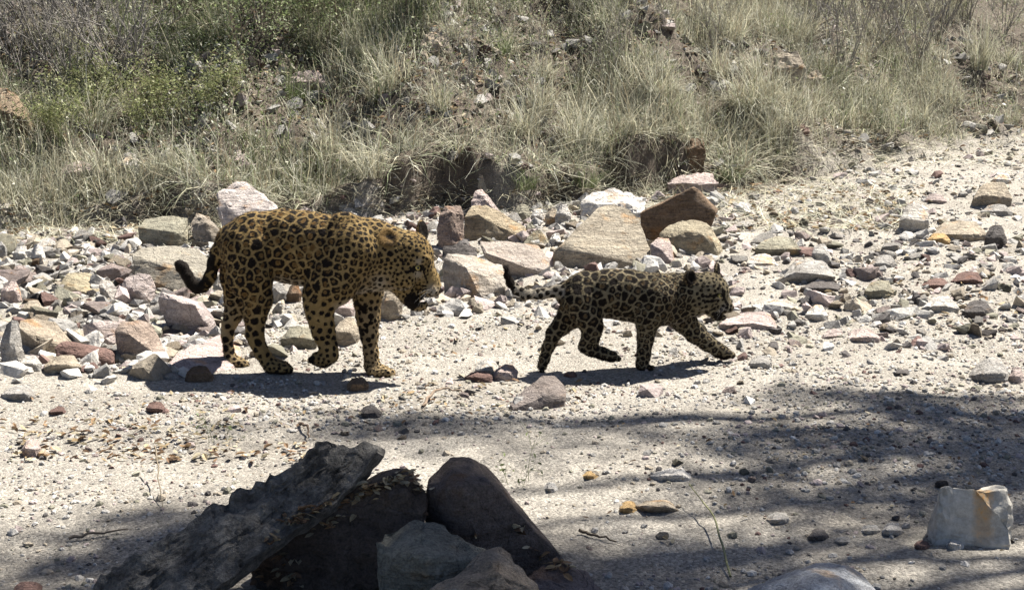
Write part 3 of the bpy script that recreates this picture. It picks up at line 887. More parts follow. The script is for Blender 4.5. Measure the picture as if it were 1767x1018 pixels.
HERO = []      # footprints, to keep the scattered stones off
_rs = [1000]
def rock(label, pts, col, Y=None, name='rock', group=None, disp=0.02, sink=0.03, bev=0.012, target=13, lift=None, cat='rock'):
    """pts: (px, py, metres behind the rock's front foot). The foot stands where the pixel ray meets the ground."""
    _rs[0] += 1
    pts = [(p if len(p) == 3 else (*p, 0.0)) for p in pts]
    if Y is None:
        lowp = max(pts, key=lambda p: p[1])
        Y = ground_at(lowp[0], lowp[1])[1]
    w = np.array([P(a, b, Y + d) for a, b, d in pts])
    zmin = w[:, 2].min(); rng_z = max(w[:, 2].max() - zmin, 0.02)
    low = w[w[:, 2] < zmin + 0.35 * rng_z]
    base = low.copy()
    base[:, 2] = terrain(base[:, 0], base[:, 1]) - sink
    if lift is not None: base[:, 2] = base[:, 2] + sink + lift
    back = low.copy(); ext = max(w[:, 1].max() - w[:, 1].min(), 0.35 * (w[:, 0].max() - w[:, 0].min()))
    back[:, 1] = w[:, 1].min() + ext; back[:, 2] = terrain(back[:, 0], back[:, 1]) - sink + (0 if lift is None else sink + lift)
    allp = np.concatenate([w, base, back * [0.9, 1, 1] + [0.1 * w[:, 0].mean(), 0, 0]])
    o0 = np.array([allp[:, 0].mean(), allp[:, 1].mean(), allp[:, 2].min()])
    me = hull_mesh('rock', allp - o0, _rs[0], disp, target, bev)
    o = link(name, me, ROCK, loc=tuple(o0))
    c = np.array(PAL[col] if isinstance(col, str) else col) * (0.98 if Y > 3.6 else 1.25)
    o.color = (*c, 1)
    tag(o, label, cat, group)
    HERO.append((o0[0], o0[1], 0.5 * (allp[:, 0].max() - allp[:, 0].min())))
    return o

def blk(label, x0, y0, x1, y1, col, s=0.5, lean=0.0, cut=0.25, **kw):
    """a blocky stone seen from the front: front face over the lower part s, top face running back above it"""
    r = np.random.default_rng(_rs[0] * 7 + 3)
    w, h = x1 - x0, y1 - y0
    j = lambda a: (r.random() - 0.5) * a
    mm = 0.0037
    D = max(0.07, w * mm * (0.55 + 0.3 * r.random()))
    yt = y1 - h * s
    ov = w * mm * 0.22 * r.random() + 0.01
    pts = [(x0 + w * 0.04 + j(w * .1), y1, .02 + ov), (x1 - w * .06 + j(w * .1), y1 + j(h * .1), ov), (x0 + w * .45, y1, ov),
           (x0 + lean * w + w * .02, yt + j(h * .25) + h * .1, .05), (x1 + min(lean, 0) * w, yt + j(h * .25) + h * .1, .04),
           (x0 + w * (.3 + j(.2)), yt + j(h * .1), .0), (x0 + w * (.7 + j(.2)), yt + j(h * .1), .01),
           (x0 + w * (cut + lean * .5), y0 + h * .05 + abs(j(h * .2)), D), (x1 - w * cut * (.6 + r.random() * .5), y0 + abs(j(h * .12)), D * .9),
           (x0 + w * .5, y0, D * .8), (x0 + w * .04, yt, D * .6), (x1 - w * .02, yt, D * .7)]
    return rock(label, pts, col, **kw)

def build_rocks():
    # --- the big rocks behind the two cats
    rock('big buff boulder with a broad sunlit sloping face behind the cub', [(953, 460, .16), (985, 457, .13), (1045, 451, .08), (1118, 458, .04), (955, 432, .02), (976, 417, .03), (1007, 436, -.03), (1045, 442, -.03), (986, 399, .2), (1033, 358, .40), (1061, 351, .44), (1089, 360, .42), (1104, 376, .36), (1122, 427, .16), (1110, 399, .28)], (.34, .30, .235), disp=.012)
    rock('dark brown slab tilted upright behind the buff boulder', [(1128, 405, .0), (1108, 398, .0), (1104, 367, .02), (1150, 345, .05), (1195, 324, .08), (1204, 326, .10), (1235, 366, .06), (1216, 377, .03), (1198, 321, .16), (1240, 362, .20), (1112, 362, .14)], 'brown', Y=ground_at(1150, 432)[1] + .12, disp=.010, bev=.025)
    rock('rounded grey boulder with a rusty orange broken face', [(1150, 432), (1240, 434), (1200, 439, -.02), (1134, 408, .08), (1150, 389, .16), (1175, 377, .22), (1207, 376, .22), (1232, 392, .18), (1247, 425, .10), (1185, 396, .03), (1215, 402, .0), (1160, 405, .02)], (.33, .29, .21), disp=.02, bev=.06)
    rock('white boulder with dark pitted flank behind the buff boulder', [(1004, 376), (1060, 374), (1115, 372), (1001, 348, .06), (1018, 334, .14), (1055, 325, .2), (1090, 331, .2), (1114, 348, .16), (1030, 352, .02), (1085, 350, .03)], 'white', disp=.03, bev=.06)
    rock('small white and purple stone wedged right of the buff boulder', [(1124, 455), (1162, 456), (1122, 420, .04), (1136, 409, .1), (1154, 412, .12), (1164, 440, .08), (1140, 430, .01)], 'pink')
    rock('round tan cobble beside the cub ear', [(1210, 460), (1232, 461), (1207, 449, .03), (1215, 439, .06), (1229, 439, .06), (1235, 450, .04), (1221, 450, -.02)], 'tan', bev=.1)
    rock('red-brown boulder with a pale top beside the adult jaguar face', [(757, 424), (800, 428), (752, 395, .02), (755, 372, .06), (768, 354, .12), (795, 355, .16), (801, 372, .08), (778, 365, .03), (780, 424, -.02)], (.27, .21, .175), disp=.03)
    rock('buff ridge of rock with a shaded brown end', [(800, 412), (845, 414), (909, 414), (799, 372, .04), (824, 370, .04), (815, 356, .16), (840, 352, .22), (866, 372, .16), (905, 392, .12), (862, 392, .02), (880, 378, .2)], (.34, .285, .20), disp=.025)
    rock('pink and white banded rock crest', [(814, 372), (866, 376), (812, 348, .04), (818, 330, .10), (832, 327, .14), (868, 366, .10), (838, 345, .02)], 'pink', disp=.03)
    rock('tan rock just behind the pink banded crest', [(830, 360), (879, 362), (823, 322, .06), (832, 318, .1), (860, 329, .14), (878, 345, .12)], 'tan')
    rock('dark grey stone in the gap under the red-brown boulder', [(760, 452), (822, 450), (764, 424, .05), (800, 418, .08), (823, 428, .08)], 'dark')
    rock('flat tilted grey-pink slab with a shaded underside above the cub tail', [(838, 437, .0), (880, 452, -.02), (945, 467, .0), (826, 416, .14), (875, 414, .26), (930, 422, .28), (949, 446, .14), (836, 447, .05), (890, 465, .04), (940, 474, .06)], (.36, .315, .275), disp=.012, bev=.025)
    rock('brown block with a white sunlit right face at the tip of the cub tail', [(768, 500, .20), (800, 508, -.02), (830, 512, -.06), (872, 494, .03), (763, 464, .17), (766, 446, .19), (772, 438, .22), (802, 461, -.01), (826, 456, .16), (868, 456, .24), (873, 472, .14), (812, 442, .24)], (.40, .36, .31), disp=.02)
    rock('small grey pyramid stone between slab and buff boulder', [(905, 426), (948, 426), (903, 416, .04), (924, 396, .08), (932, 396, .08), (946, 414, .06)], 'olive')
    for i, (a, b, c, d, col) in enumerate([(940, 357, 965, 392, 'tan'), (957, 352, 986, 386, 'pale'), (915, 360, 940, 384, 'white'), (885, 352, 915, 384, 'olive'), (975, 398, 1000, 420, 'pale'), (948, 402, 968, 424, 'white')]):
        blk('palm-sized stone among the rubble between the pink crest and the white boulder', a, b, c, d, col, name='stone', group='small stones between pink crest and white boulder', cat='stone')
    # --- left rubble
    rock('large whitish pink angular rock behind the adult jaguar rump', [(382, 378), (440, 380), (480, 362, .06), (376, 350, .04), (378, 336, .10), (402, 315, .2), (424, 314, .22), (455, 335, .18), (478, 355, .12)], (.50, .45, .42), disp=.03, Y=8.55)
    rock('grey-brown squared block at the foot of the bank, left of the jaguar rump', [(241, 424), (300, 427), (322, 412, .06), (239, 392, .02), (250, 378, .12), (300, 372, .18), (324, 376, .18), (300, 400, .0)], 'olive', disp=.02)
    rock('upright stone with a dark left face beside the jaguar rump', [(330, 408), (352, 428), (376, 428, .06), (327, 385, .04), (338, 367, .1), (362, 374, .12), (379, 395, .1), (356, 385, .02)], (.34, .30, .25), disp=.03)
    rock('broad flat grey slab behind the jaguar tail', [(232, 475), (272, 482), (325, 510, -.05), (355, 482), (228, 440, .05), (240, 427, .16), (300, 424, .3), (340, 428, .3), (360, 445, .2), (352, 470, .05), (275, 462, .03)], (.31, .285, .235), disp=.012)
    rock('round pinkish grey cobble left of the flat slab', [(215, 518), (260, 522), (207, 500, .03), (215, 480, .08), (240, 469, .12), (262, 474, .12), (268, 495, .08), (235, 500, -.03)], (.37, .32, .30), bev=.08, disp=.03)
    rock('wedge rock with white top and purple-brown shaded front', [(273, 525, .08), (300, 556, .04), (320, 552, .03), (358, 575, .04), (271, 512, .04), (278, 503, .05), (316, 524, -.04), (335, 526, -.04), (349, 520, .16), (376, 556, .12), (300, 508, .16), (365, 570, .0)], (.46, .40, .38), disp=.015)
    rock('broad pale pink slab lying flat below the jaguar hind paws', [(272, 648), (330, 652), (395, 640, .06), (300, 615, .12), (335, 590, .4), (385, 576, .5), (405, 600, .4), (420, 620, .3)], (.46, .375, .35), disp=.010, sink=.02)
    rock('dark red-brown slab standing on edge in the rubble', [(95, 616), (130, 622), (160, 632), (196, 622), (91, 598, .02), (112, 590, .05), (150, 596, .06), (197, 608, .05), (150, 590, .12), (110, 586, .12), (198, 602, .12)], 'red', disp=.015, bev=.05)
    rock('large tan stone with a dark left end in the rubble', [(38, 608, .08), (65, 612, .05), (122, 604, .02), (30, 565, .01), (34, 552, .08), (60, 548, .16), (95, 556, .2), (124, 590, .1), (65, 592, .0), (48, 570, .02)], (.35, .30, .235), disp=.015)
    rock('square stone with a pink-white face and dark left side', [(145, 585), (160, 598), (215, 598), (142, 560, .02), (158, 556, .02), (192, 554, .06), (218, 558, .1), (190, 590, -.02)], (.48, .41, .38), disp=.02)
    rock('split rock, dark brown on one side and pale on the other', [(202, 612), (225, 622), (286, 624), (200, 575, .02), (212, 556, .08), (240, 552, .12), (222, 575, -.02), (280, 590, .1), (262, 560, .14)], (.36, .29, .24), disp=.03)
    rock('tan-topped stone with a shadowed notch below it', [(105, 512), (140, 515), (170, 512), (103, 488, .06), (117, 470, .14), (150, 470, .2), (174, 480, .18), (172, 500, .06), (133, 500, .0)], (.36, .315, .22), disp=.015)
    rock('upright pale grey stone with a narrow dark side', [(172, 520), (200, 527), (170, 495, .02), (174, 483, .05), (190, 483, .08), (207, 505, .08), (181, 500, -.01)], (.38, .355, .325))
    blkL = [(0, 483, 36, 522, 'pink', 'flat pinkish stone at the far edge of the left rubble'), (15, 458, 48, 484, 'pink', 'pale pink stone above the flat pinkish stone'),
            (52, 420, 78, 458, 'white', 'pointed stone with one white face near the dry grass'), (22, 424, 50, 450, 'pale', 'blocky pale stone next to the white-faced pointed stone'),
            (27, 518, 75, 546, 'tan', 'flat-topped tan stone in the middle of the left rubble'), (0, 552, 40, 640, 'grey', 'big grey rock half in view at the rubble edge'),
            (28, 612, 72, 642, 'pale', 'pale stone left of the red-brown slab foot'), (74, 612, 140, 648, 'tan', 'broad tan stone in front of the red-brown slab'),
            (137, 625, 166, 644, 'white', 'smooth white oval stone in front of the red-brown slab'), (217, 620, 244, 640, 'white', 'bright white cobble below the split rock'),
            (319, 630, 368, 660, 'brown', 'dark stone standing in the adult jaguar shadow behind its hind paws'), (597, 650, 636, 677, 'brown', 'dark stone in the jaguar shadow beside its planted forepaw'),
            (574, 547, 622, 596, 'tan', 'tan stone seen between the jaguar forelegs'), (483, 562, 548, 606, 'olive', 'buff rough stone behind the jaguar belly'),
            (575, 514, 612, 548, 'pink', 'pinkish stone under the jaguar chest'), (493, 490, 521, 524, 'brown', 'brown block under the jaguar belly'),
            (463, 486, 495, 522, 'grey', 'grey stone touching the brown block under the belly'), (656, 486, 696, 552, 'tan', 'pale-topped brown stone under the jaguar jaw'),
            (275, 668 - 30, 312, 655, 'grey', 'grey stone at the tip of the pink slab'), (0, 664, 60, 694, 'grey', 'pale grey flat stone alone on the gravel'),
            (250, 692, 286, 716, 'red', 'small reddish stone on open gravel'), (36, 758, 70, 790, 'pink', 'pink square stone on the near gravel'),
            (62, 772, 84, 792, 'tan', 'tan stone touching the pink square stone'), (80, 700, 120, 720, 'red', 'flat red stone on open gravel'),
            (488, 606 - 40, 540, 600, 'tan', 'tan stone behind the jaguar near hind leg')]
    for (a, b, c, d, col, lab) in blkL:
        blk(lab, a, b, c, d, col, s=0.5, name='stone', cat='stone')
    for (a, b, c, d) in [(200, 612, 217, 628), (222, 636, 238, 648), (190, 628, 206, 640), (240, 610, 254, 624), (206, 630, 220, 640)]:
        blk('fist-sized white cobble in the cluster below the split rock', a, b, c, d, 'white', name='stone', group='white cobbles below the split rock', cat='stone', bev=.1)
    # --- right of the cub
    rightL = [(1301, 408, 1384, 445, 'olive', 'rounded grey-olive boulder on the gravel bar'), (1350, 446, 1442, 490, 'grey', 'grey wedge rock sloping down to one side'),
              (1380, 484, 1460, 506, 'dark', 'flat dark stone under the grey wedge'), (1388, 526, 1430, 556, 'white', 'bluish white round cobble on the gravel bar'),
              (1240, 536, 1342, 574, 'pink', 'broad pinkish white slab just ahead of the cub nose'), (1416, 567, 1458, 589, 'pink', 'flat pink stone, smaller of a touching pair'),
              (1460, 566, 1518, 592, 'pink', 'flat pink stone, larger of a touching pair'), (1298, 516, 1378, 536, 'pale', 'thin flat pale slab with a shaded edge'),
              (1324, 588, 1344, 606, 'dark', 'small dark pointed stone ahead of the cub paw'), (1290, 612, 1332, 636, 'grey', 'grey flat stone in front of the cub outstretched paw'),
              (1398, 421, 1432, 448, 'pale', 'pale angular stone behind the grey-olive boulder'), (1286, 438, 1342, 464, 'pale', 'whitish flat cobble left of the grey wedge'),
              (1490, 484, 1542, 514, 'olive', 'buff stone with a brown shaded end'), (1550, 350, 1603, 400, 'pale', 'white-topped stone with a dark left side'),
              (1679, 314, 1746, 356, 'tan', 'big tan boulder on the upper gravel bar'), (1712, 297, 1746, 318, 'white', 'white lump of stone sitting behind the tan boulder'),
              (1698, 388, 1738, 427, 'dark', 'dark cube-shaped stone at the edge of the upper gravel bar'), (1605, 380, 1703, 418, 'tan', 'low buff mound of rock beside the dark cube'),
              (1690, 352, 1748, 374, 'grey', 'flat grey slab in front of the tan boulder'), (1641, 468, 1696, 494, 'red', 'reddish flat block on the gravel bar'),
              (1660, 518, 1715, 550, 'dark', 'dark overhanging stone with a shadow beneath'), (1594, 510, 1655, 542, 'pale', 'pale rounded stone left of the dark overhanging stone'),
              (1500, 440, 1548, 465, 'grey', 'flat grey stone with a dark lower edge'), (1593, 334, 1634, 353, 'pink', 'pinkish flat stone near the dry brush'),
              (1674, 616, 1740, 662, 'grey', 'grey wedge stone with a dark splintered left end'), (1740, 632, 1767, 662, 'pink', 'pink stone beside the grey splintered wedge'),
              (1600, 402, 1640, 420, 'ochre', 'small ochre stone near the white-topped stone'), (1590, 480, 1640, 500, 'red', 'rusty small stone among the gravel bar rubble')]
    for (a, b, c, d, col, lab) in rightL:
        blk(lab, a, b, c, d, col, s=0.42, name='stone', cat='stone')
    # --- in front of the cats
    rock('grey stone with a shaded brown front below the cub hind paw', [(884, 706), (930, 708), (974, 690, .05), (880, 696, .04), (905, 672, .1), (935, 647, .2), (958, 648, .22), (977, 668, .16), (975, 682, .06), (940, 682, .03)], (.25, .215, .195), disp=.015)
    frontL = [(819, 618, 862, 650, 'pale', 'pale slab with a dark upright end in front of the cats'), (850, 628, 894, 658, 'pink', 'pinkish slab leaning by the pale slab'),
              (800, 640, 850, 660, 'red', 'thin reddish slab among the pale slabs'), (972, 640, 996, 654, 'red', 'small dark red stone near the cub hind paw'),
              (616, 700, 660, 724, 'dark', 'flat dark stone at the edge of the tree shade'), (1120, 806, 1192, 834, 'white', 'long white stone in the tree shade'),
              (1065, 864, 1100, 888, 'ochre', 'small ochre stone of a touching pair'), (1096, 858, 1172, 890, 'tan', 'larger tan stone touching the ochre one'),
              (935, 832, 964, 853, 'white', 'white cone-shaped stone by the dark boulder'), (1003, 812, 1034, 831, 'ochre', 'orange-brown pebble-like stone in the shade'),
              (1320, 882, 1362, 908, 'pale', 'pale pointed stone on a small gravel mound'), (1520, 900, 1560, 930, 'pale', 'white-edged stone in the row of cobbles'),
              (1575, 932, 1606, 950, 'red', 'dark red stone before the stained pale block'), (1630, 926, 1664, 950, 'white', 'white stone leaning on the stained pale block'),
              (1480, 905, 1520, 926, 'pale', 'flat pale stone in the row of cobbles'), (1390, 912, 1432, 936, 'dark', 'dark stone in the row of cobbles'), (1436, 925, 1470, 942, 'grey', 'blue-grey stone in the row of cobbles'),
              (1540, 636, 1572, 650, 'dark', 'small dark stone on the gravel edge of the shade')]
    for (a, b, c, d, col, lab) in frontL:
        blk(lab, a, b, c, d, col, s=0.5, name='stone', cat='stone')
    # --- foreground pile
    rock('dark pointed boulder rising from the foreground pile', [(735, 930, .0), (760, 965, -.05), (860, 985, -.05), (974, 968, .05), (733, 850, .04), (739, 826, .06), (775, 794, .1), (812, 792, .12), (835, 812, .1), (850, 840, .0), (900, 880, .0), (838, 806, .3), (780, 790, .28), (960, 950, .2), (742, 850, -.02), (790, 840, -.10), (845, 835, -.04)], (.105, .088, .08), Y=3.28, disp=.014, bev=.006, target=16)
    rock('dark block capped with dead leaves under the leaning slab', [(420, 1040, .10), (490, 1020, .0), (640, 1020, -.05), (730, 905, .0), (486, 905, .06), (560, 880, .08), (640, 845, .08), (680, 820, .08), (706, 822, .1), (731, 850, .08), (690, 830, .25), (560, 870, .25)], (.085, .07, .06), Y=3.18, disp=.04, bev=.012, target=16)
    rock('grey-green cracked stone in the middle of the foreground pile', [(655, 990, .0), (760, 1004, -.05), (840, 965, .0), (646, 935, .04), (660, 915, .1), (715, 893, .14), (750, 895, .15), (808, 935, .1), (845, 955, .08), (720, 960, -.03)], (.17, .17, .145), Y=3.02, disp=.035, bev=.012, target=16)
    rock('speckled tan boulder at the front of the pile', [(700, 1040, .0), (830, 1050, -.08), (945, 1040, .0), (770, 990, .06), (830, 950, .12), (862, 938, .16), (885, 950, .16), (925, 1000, .1), (860, 985, -.02)], (.25, .21, .165), Y=2.88, disp=.035, bev=.015, target=16)
    rock('low purplish rock at the foot of the pile', [(900, 1040), (1040, 1040), (915, 990, .08), (960, 965, .16), (1010, 985, .14), (1042, 1015, .1)], (.15, .13, .13), Y=3.0, disp=.03)
    rock('smooth pale grey boulder rounded on top, half buried by the camera', [(1285, 1050), (1400, 1060, -.1), (1520, 1050), (1275, 1020, .08), (1340, 990, .14), (1400, 968, .22), (1450, 966, .24), (1500, 988, .2), (1528, 1020, .1), (1420, 1000, -.02)], (.40, .41, .42), Y=2.92, disp=.012, bev=.09)
    blk('low brown rock at the lower edge by the leaning slab', 20, 1000, 75, 1040, 'red', name='stone', cat='stone')
build_rocks()

# the leaning slab: long weathered plank-like piece with a ragged upper edge
def build_slab():
    m, nt, b = new_mat('weathered_bark')
    tc = N(nt, 'ShaderNodeTexCoord').outputs['Object']
    n1 = noise_node(nt, tc, 16, 6, 0.75); n2 = noise_node(nt, tc, 70, 5, 0.7)
    c = ramp(nt, n1.outputs[0], [(0.3, (0.05, 0.047, 0.043)), (0.5, (0.19, 0.18, 0.162)), (0.7, (0.40, 0.375, 0.325))]).outputs[0]
    c = mix(nt, 'MULTIPLY', 0.8, c, ramp(nt, n2.outputs[0], [(0.3, (0.4, 0.4, 0.4)), (0.7, (1.4, 1.4, 1.4))]).outputs[0])
    nt.links.new(c, b.inputs['Base Color'])
    ad = N(nt, 'ShaderNodeMath', operation='ADD'); nt.links.new(n1.outputs[0], ad.inputs[0]); nt.links.new(n2.outputs[0], ad.inputs[1])
    bump(nt, b, ad.outputs[0], 1.0, 0.035)
    top = [(150, 1040), (175, 994), (205, 978), (240, 958), (262, 945), (286, 926), (330, 905), (352, 892), (370, 872), (380, 876), (423, 852), (460, 830), (499, 806), (535, 782), (568, 767), (600, 772), (636, 770), (655, 769)]
    bot = [(330, 1070), (345, 1045), (365, 1022), (392, 1000), (410, 988), (432, 970), (455, 952), (478, 935), (492, 925), (505, 916), (530, 900), (548, 888), (566, 876), (580, 864), (592, 852), (612, 830), (636, 800), (653, 778)]
    n, k = len(top), 9
    Vv = []
    for face in (0, 1):
        for i in range(n):
            Yb = 2.92 + 0.34 * i / (n - 1)
            for j in range(k):
                t = j / (k - 1)
                px = top[i][0] * (1 - t) + bot[i][0] * t; py = top[i][1] * (1 - t) + bot[i][1] * t
                Y = Yb + 0.10 * (1 - t) + face * 0.07
                p = P(px, py, Y)
                if face: p = P(px, py, Yb + 0.10 * (1 - t)) + np.array([0.01, 0.065, -0.03])
                Vv.append(p)
    Vv = np.array(Vv)
    # finer grid by bilinear upsampling of both faces
    G = Vv.reshape(2, n, k, 3)
    def up(A, ax, f):
        m_ = A.shape[ax]; t = np.linspace(0, m_ - 1, (m_ - 1) * f + 1)
        i0 = np.minimum(t.astype(int), m_ - 2); fr = t - i0
        sh = [1] * A.ndim; sh[ax] = -1; fr = fr.reshape(sh)
        return np.take(A, i0, ax) * (1 - fr) + np.take(A, i0 + 1, ax) * fr
    G = up(up(G, 1, 8), 2, 6)
    _, n, k, _ = G.shape
    V = G.reshape(-1, 3)
    idx = np.arange(2 * n * k).reshape(2, n, k)
    F = []
    for face in (0, 1):
        a = idx[face]
        q = np.stack([a[:-1, :-1], a[1:, :-1], a[1:, 1:], a[:-1, 1:]], -1).reshape(-1, 4)
        F.append(q[:, ::-1] if face == 0 else q)
    ring = np.concatenate([idx[:, :, 0], idx[:, -1, 1:], idx[:, ::-1, -1][:, 1:], idx[:, 0, ::-1][:, 1:-1]], 1)
    nx_ = np.roll(ring, -1, 1)
    F.append(np.stack([ring[0], ring[1], nx_[1], nx_[0]], -1)[:, ::-1])
    g1 = V[:, 0] * 0.86 + V[:, 2] * 0.5; g2 = V[:, 2] * 0.86 - V[:, 0] * 0.5
    d = 0.006 * fbm(g1 * 5, V[:, 1] * 9, g2 * 16, 77, 3) - 0.008 * np.abs(vnoise(g1 * 7, g2 * 42, None, 78)) ** .7 - 0.010 * np.abs(vnoise(g1 * 19, g2 * 95, None, 81)) ** .7 + 0.004 * vnoise(g1 * 80, g2 * 120, None, 82)
    ragged = 0.022 * np.maximum(vnoise(g1 * 26, g1 * 0, None, 83), 0) ** 2 + 0.012 * np.maximum(vnoise(g1 * 60, g1 * 0, None, 84), 0)
    jj = np.tile(np.arange(k), 2 * n) / (k - 1)
    V[:, 2] += ragged * sstep(0.3, 0.0, jj); V[:, 0] -= 0.5 * ragged * sstep(0.3, 0.0, jj)
    d = d + 0.005 * np.round(1.6 * vnoise(g1 * 5, g2 * 16, None, 85)) + 0.004 * np.round(1.5 * vnoise(g1 * 14, g2 * 40, None, 86))
    V = V + np.stack([0.3 * d, -d, 0.6 * d], 1) + 0.004 * np.stack([vnoise(V[:, 0] * 45, V[:, 2] * 45, None, 79 + q) for q in range(3)], 1)
    o0 = np.array([V[:, 0].mean(), V[:, 1].mean(), V[:, 2].min()])
    me = make_mesh('leaning_slab', V - o0, F, False)
    bm = bmesh.new(); bm.from_mesh(me); bmesh.ops.recalc_face_normals(bm, faces=bm.faces); bm.to_mesh(me); bm.free()
    o = link('wood_slab', me, m, loc=tuple(o0))
    tag(o, 'long dark weathered slab with ragged edges leaning up over the foreground rocks', 'slab')
build_slab()

def build_stained_block():
    m, nt, b = new_mat('stained_pale_stone')
    tc = N(nt, 'ShaderNodeTexCoord').outputs['Object']
    sx = N(nt, 'ShaderNodeSeparateXYZ'); nt.links.new(tc, sx.inputs[0])
    n1 = noise_node(nt, tc, 22, 5, 0.7)
    ma = N(nt, 'ShaderNodeMath', operation='MULTIPLY_ADD'); ma.inputs[1].default_value = 0.05
    nt.links.new(n1.outputs[0], ma.inputs[0]); nt.links.new(sx.outputs[0], ma.inputs[2])
    band = ramp(nt, ma.outputs[0], [(0.0, (0, 0, 0)), (0.018, (1, 1, 1)), (0.050, (1, 1, 1)), (0.068, (0, 0, 0))])
    hz = ramp(nt, sx.outputs[2], [(0.03, (.25, .25, .25)), (0.14, (1, 1, 1))])
    n5 = noise_node(nt, tc, 55, 5, .75)
    base = ramp(nt, n1.outputs[0], [(0.3, (0.34, 0.32, 0.275)), (0.7, (0.52, 0.49, 0.43))]).outputs[0]
    base = mix(nt, 'MULTIPLY', .7, base, ramp(nt, n5.outputs[0], [(0.3, (.6, .6, .6)), (0.7, (1.25, 1.25, 1.25))]).outputs[0])
    st = ramp(nt, n5.outputs[0], [(0.3, (0.30, 0.21, 0.13)), (0.5, (0.42, 0.31, 0.19)), (0.62, (0.50, 0.27, 0.10))]).outputs[0]
    fm = mix(nt, 'MULTIPLY', 1.0, band.outputs[0], hz.outputs[0])
    nt.links.new(mix(nt, 'MIX', fm, base, st), b.inputs['Base Color'])
    bump(nt, b, n1.outputs[0], 0.5, 0.01)
    o = rock('pale block of stone with an orange stained band, on the shaded gravel', [(1613, 925), (1650, 944), (1720, 946), (1745, 915), (1622, 842, .03), (1680, 843, .02), (1738, 846, .04), (1750, 905, .05), (1612, 900, .02), (1630, 840, .12), (1732, 842, .12)], 'pale', name='stone', cat='stone', disp=.035)
    o.data.materials.clear(); o.data.materials.append(m)
build_stained_block()

def unit_rock(seed, flat=0.6, rounded=False):
    r = np.random.default_rng(seed)
    n = 10 if not rounded else 24
    p = r.normal(size=(n, 3)); p /= np.linalg.norm(p, axis=1, keepdims=True)
    if not rounded:
        p = np.sign(p) * np.abs(p) ** 0.7
    p = p * (0.8 + 0.2 * r.random((n, 1))) * np.array([0.62, 0.5, 0.5 * flat])
    return hull_mesh('stone', p, seed, 0.022, 5.0, 0.018 if not rounded else 0.07)
UNIT = [unit_rock(200 + i, 0.55 + 0.3 * (i % 3) / 2, i % 4 == 3) for i in range(14)]

# --- rocks showing through the grass on the bank
def bank_rocks():
    L = [('broad rust-coloured rock at the edge of the grey brush', -90, 150, 50, 240, (.26, .20, .14)), ('pinkish outcrop high on the bank among green leaves', 700, 42, 792, 112, 'tan'),
         ('pale pink broken stones in the middle of the grassy bank', 472, 112, 572, 168, 'pink'), ('pale pink stone low in the dry grass', 348, 248, 440, 302, 'pink'),
         ('whitish stone in the dry grass left of the pale pink one', 186, 255, 250, 312, 'pale'), ('low pink stone at the toe of the dry grass', 95, 278, 182, 318, 'pink'),
         ('grey boulder in the shaded hollow of the cut bank', 690, 262, 734, 300, 'grey'), ('brown boulder under the grey one in the shaded hollow', 706, 288, 760, 330, 'olive'),
         ('tan boulder beside the drooping grass tussock', 1328, 86, 1388, 150, 'tan'), ('small tan stone next to the tan boulder', 1390, 122, 1424, 152, 'tan'),
         ('flat pinkish rock at the toe of the bank behind the brown slab', 1150, 298, 1242, 338, 'pink'), ('red-white stone under the drooping tussock', 1352, 214, 1398, 243, 'red'),
         ('brown boulder exposed in the cut bank below the tussock', 1160, 232, 1226, 280, 'brown'), ('pale rock ledge behind the jaguar shoulders', 584, 338, 664, 372, 'pale'),
         ('brown stone in the cut bank under overhanging straw', 1090, 222, 1140, 268, 'brown')]
    r = np.random.default_rng(61)
    for lab, a, b, c, d, col in L:
        big = c - a > 60 and d < 320 and a > 100
        if big:
            w, h = c - a, d - b
            blk(lab, a + .22 * w, b + .15 * h, c - .12 * w, d - .08 * h, col, s=0.5, disp=.04, sink=.08)
            base = np.array(PAL[col])
            for k in range(6):
                g = ground_at(a + w * r.random(), b + h * (.45 + .6 * r.random()))
                o = link('stone', UNIT[r.integers(len(UNIT))], ROCK, loc=tuple(g + [0, 0, .03]))
                q = (.05 + .09 * r.random()); o.scale = (q * 1.3, q, q * .9); o.rotation_euler = (r.random(), r.random(), 6.28 * r.random())
                o.color = (*(base * .9 * (.7 + .5 * r.random())), 1)
                tag(o, 'fragment by the ' + lab, 'stone', 'broken pieces beside the ' + lab)
        else:
            blk(lab, a, b, c, d, col, s=0.55, disp=.03, sink=.08)
bank_rocks()

# --- scattered stones: a few shapes, many individuals
ZONES = [
    (0, 400, 418, 630, 88, 26, 64, 'heaped in the rubble behind the adult jaguar', 'rocks heaped left of the jaguar'),
    (1260, 1767, 400, 600, 24, 24, 46, 'lying on the gravel bar ahead of the cub', 'rocks on the gravel bar'),
    (690, 1260, 360, 500, 14, 22, 42, 'wedged among the big rocks between jaguar and cub', 'rocks wedged among the big middle rocks'),  # (px0, px1, py0, py1, count, min px, max px, colours, label place, tight)
    (0, 480, 408, 640, 78, 13, 40, 'in the rubble behind the adult jaguar', 'rubble left of the jaguar'),
    (640, 1280, 345, 520, 42, 12, 30, 'among the big rocks between jaguar and cub', 'stones among the big middle rocks'),
    (1230, 1767, 330, 600, 66, 12, 32, 'on the gravel bar ahead of the cub', 'stones on the gravel bar'),
    (0, 700, 650, 790, 10, 12, 22, 'on open gravel in front of the adult jaguar', 'stones on the near left gravel'),
    (700, 1320, 560, 720, 12, 12, 24, 'on the gravel around the cub paws', 'stones around the cub'),
    (1000, 1767, 780, 960, 10, 13, 26, 'on the shaded near gravel', 'stones on the shaded near gravel')]
CNAME = {'grey': 'grey', 'pale': 'pale grey', 'tan': 'tan', 'pink': 'pinkish', 'white': 'white', 'red': 'reddish', 'dark': 'dark', 'olive': 'buff', 'brown': 'brown'}
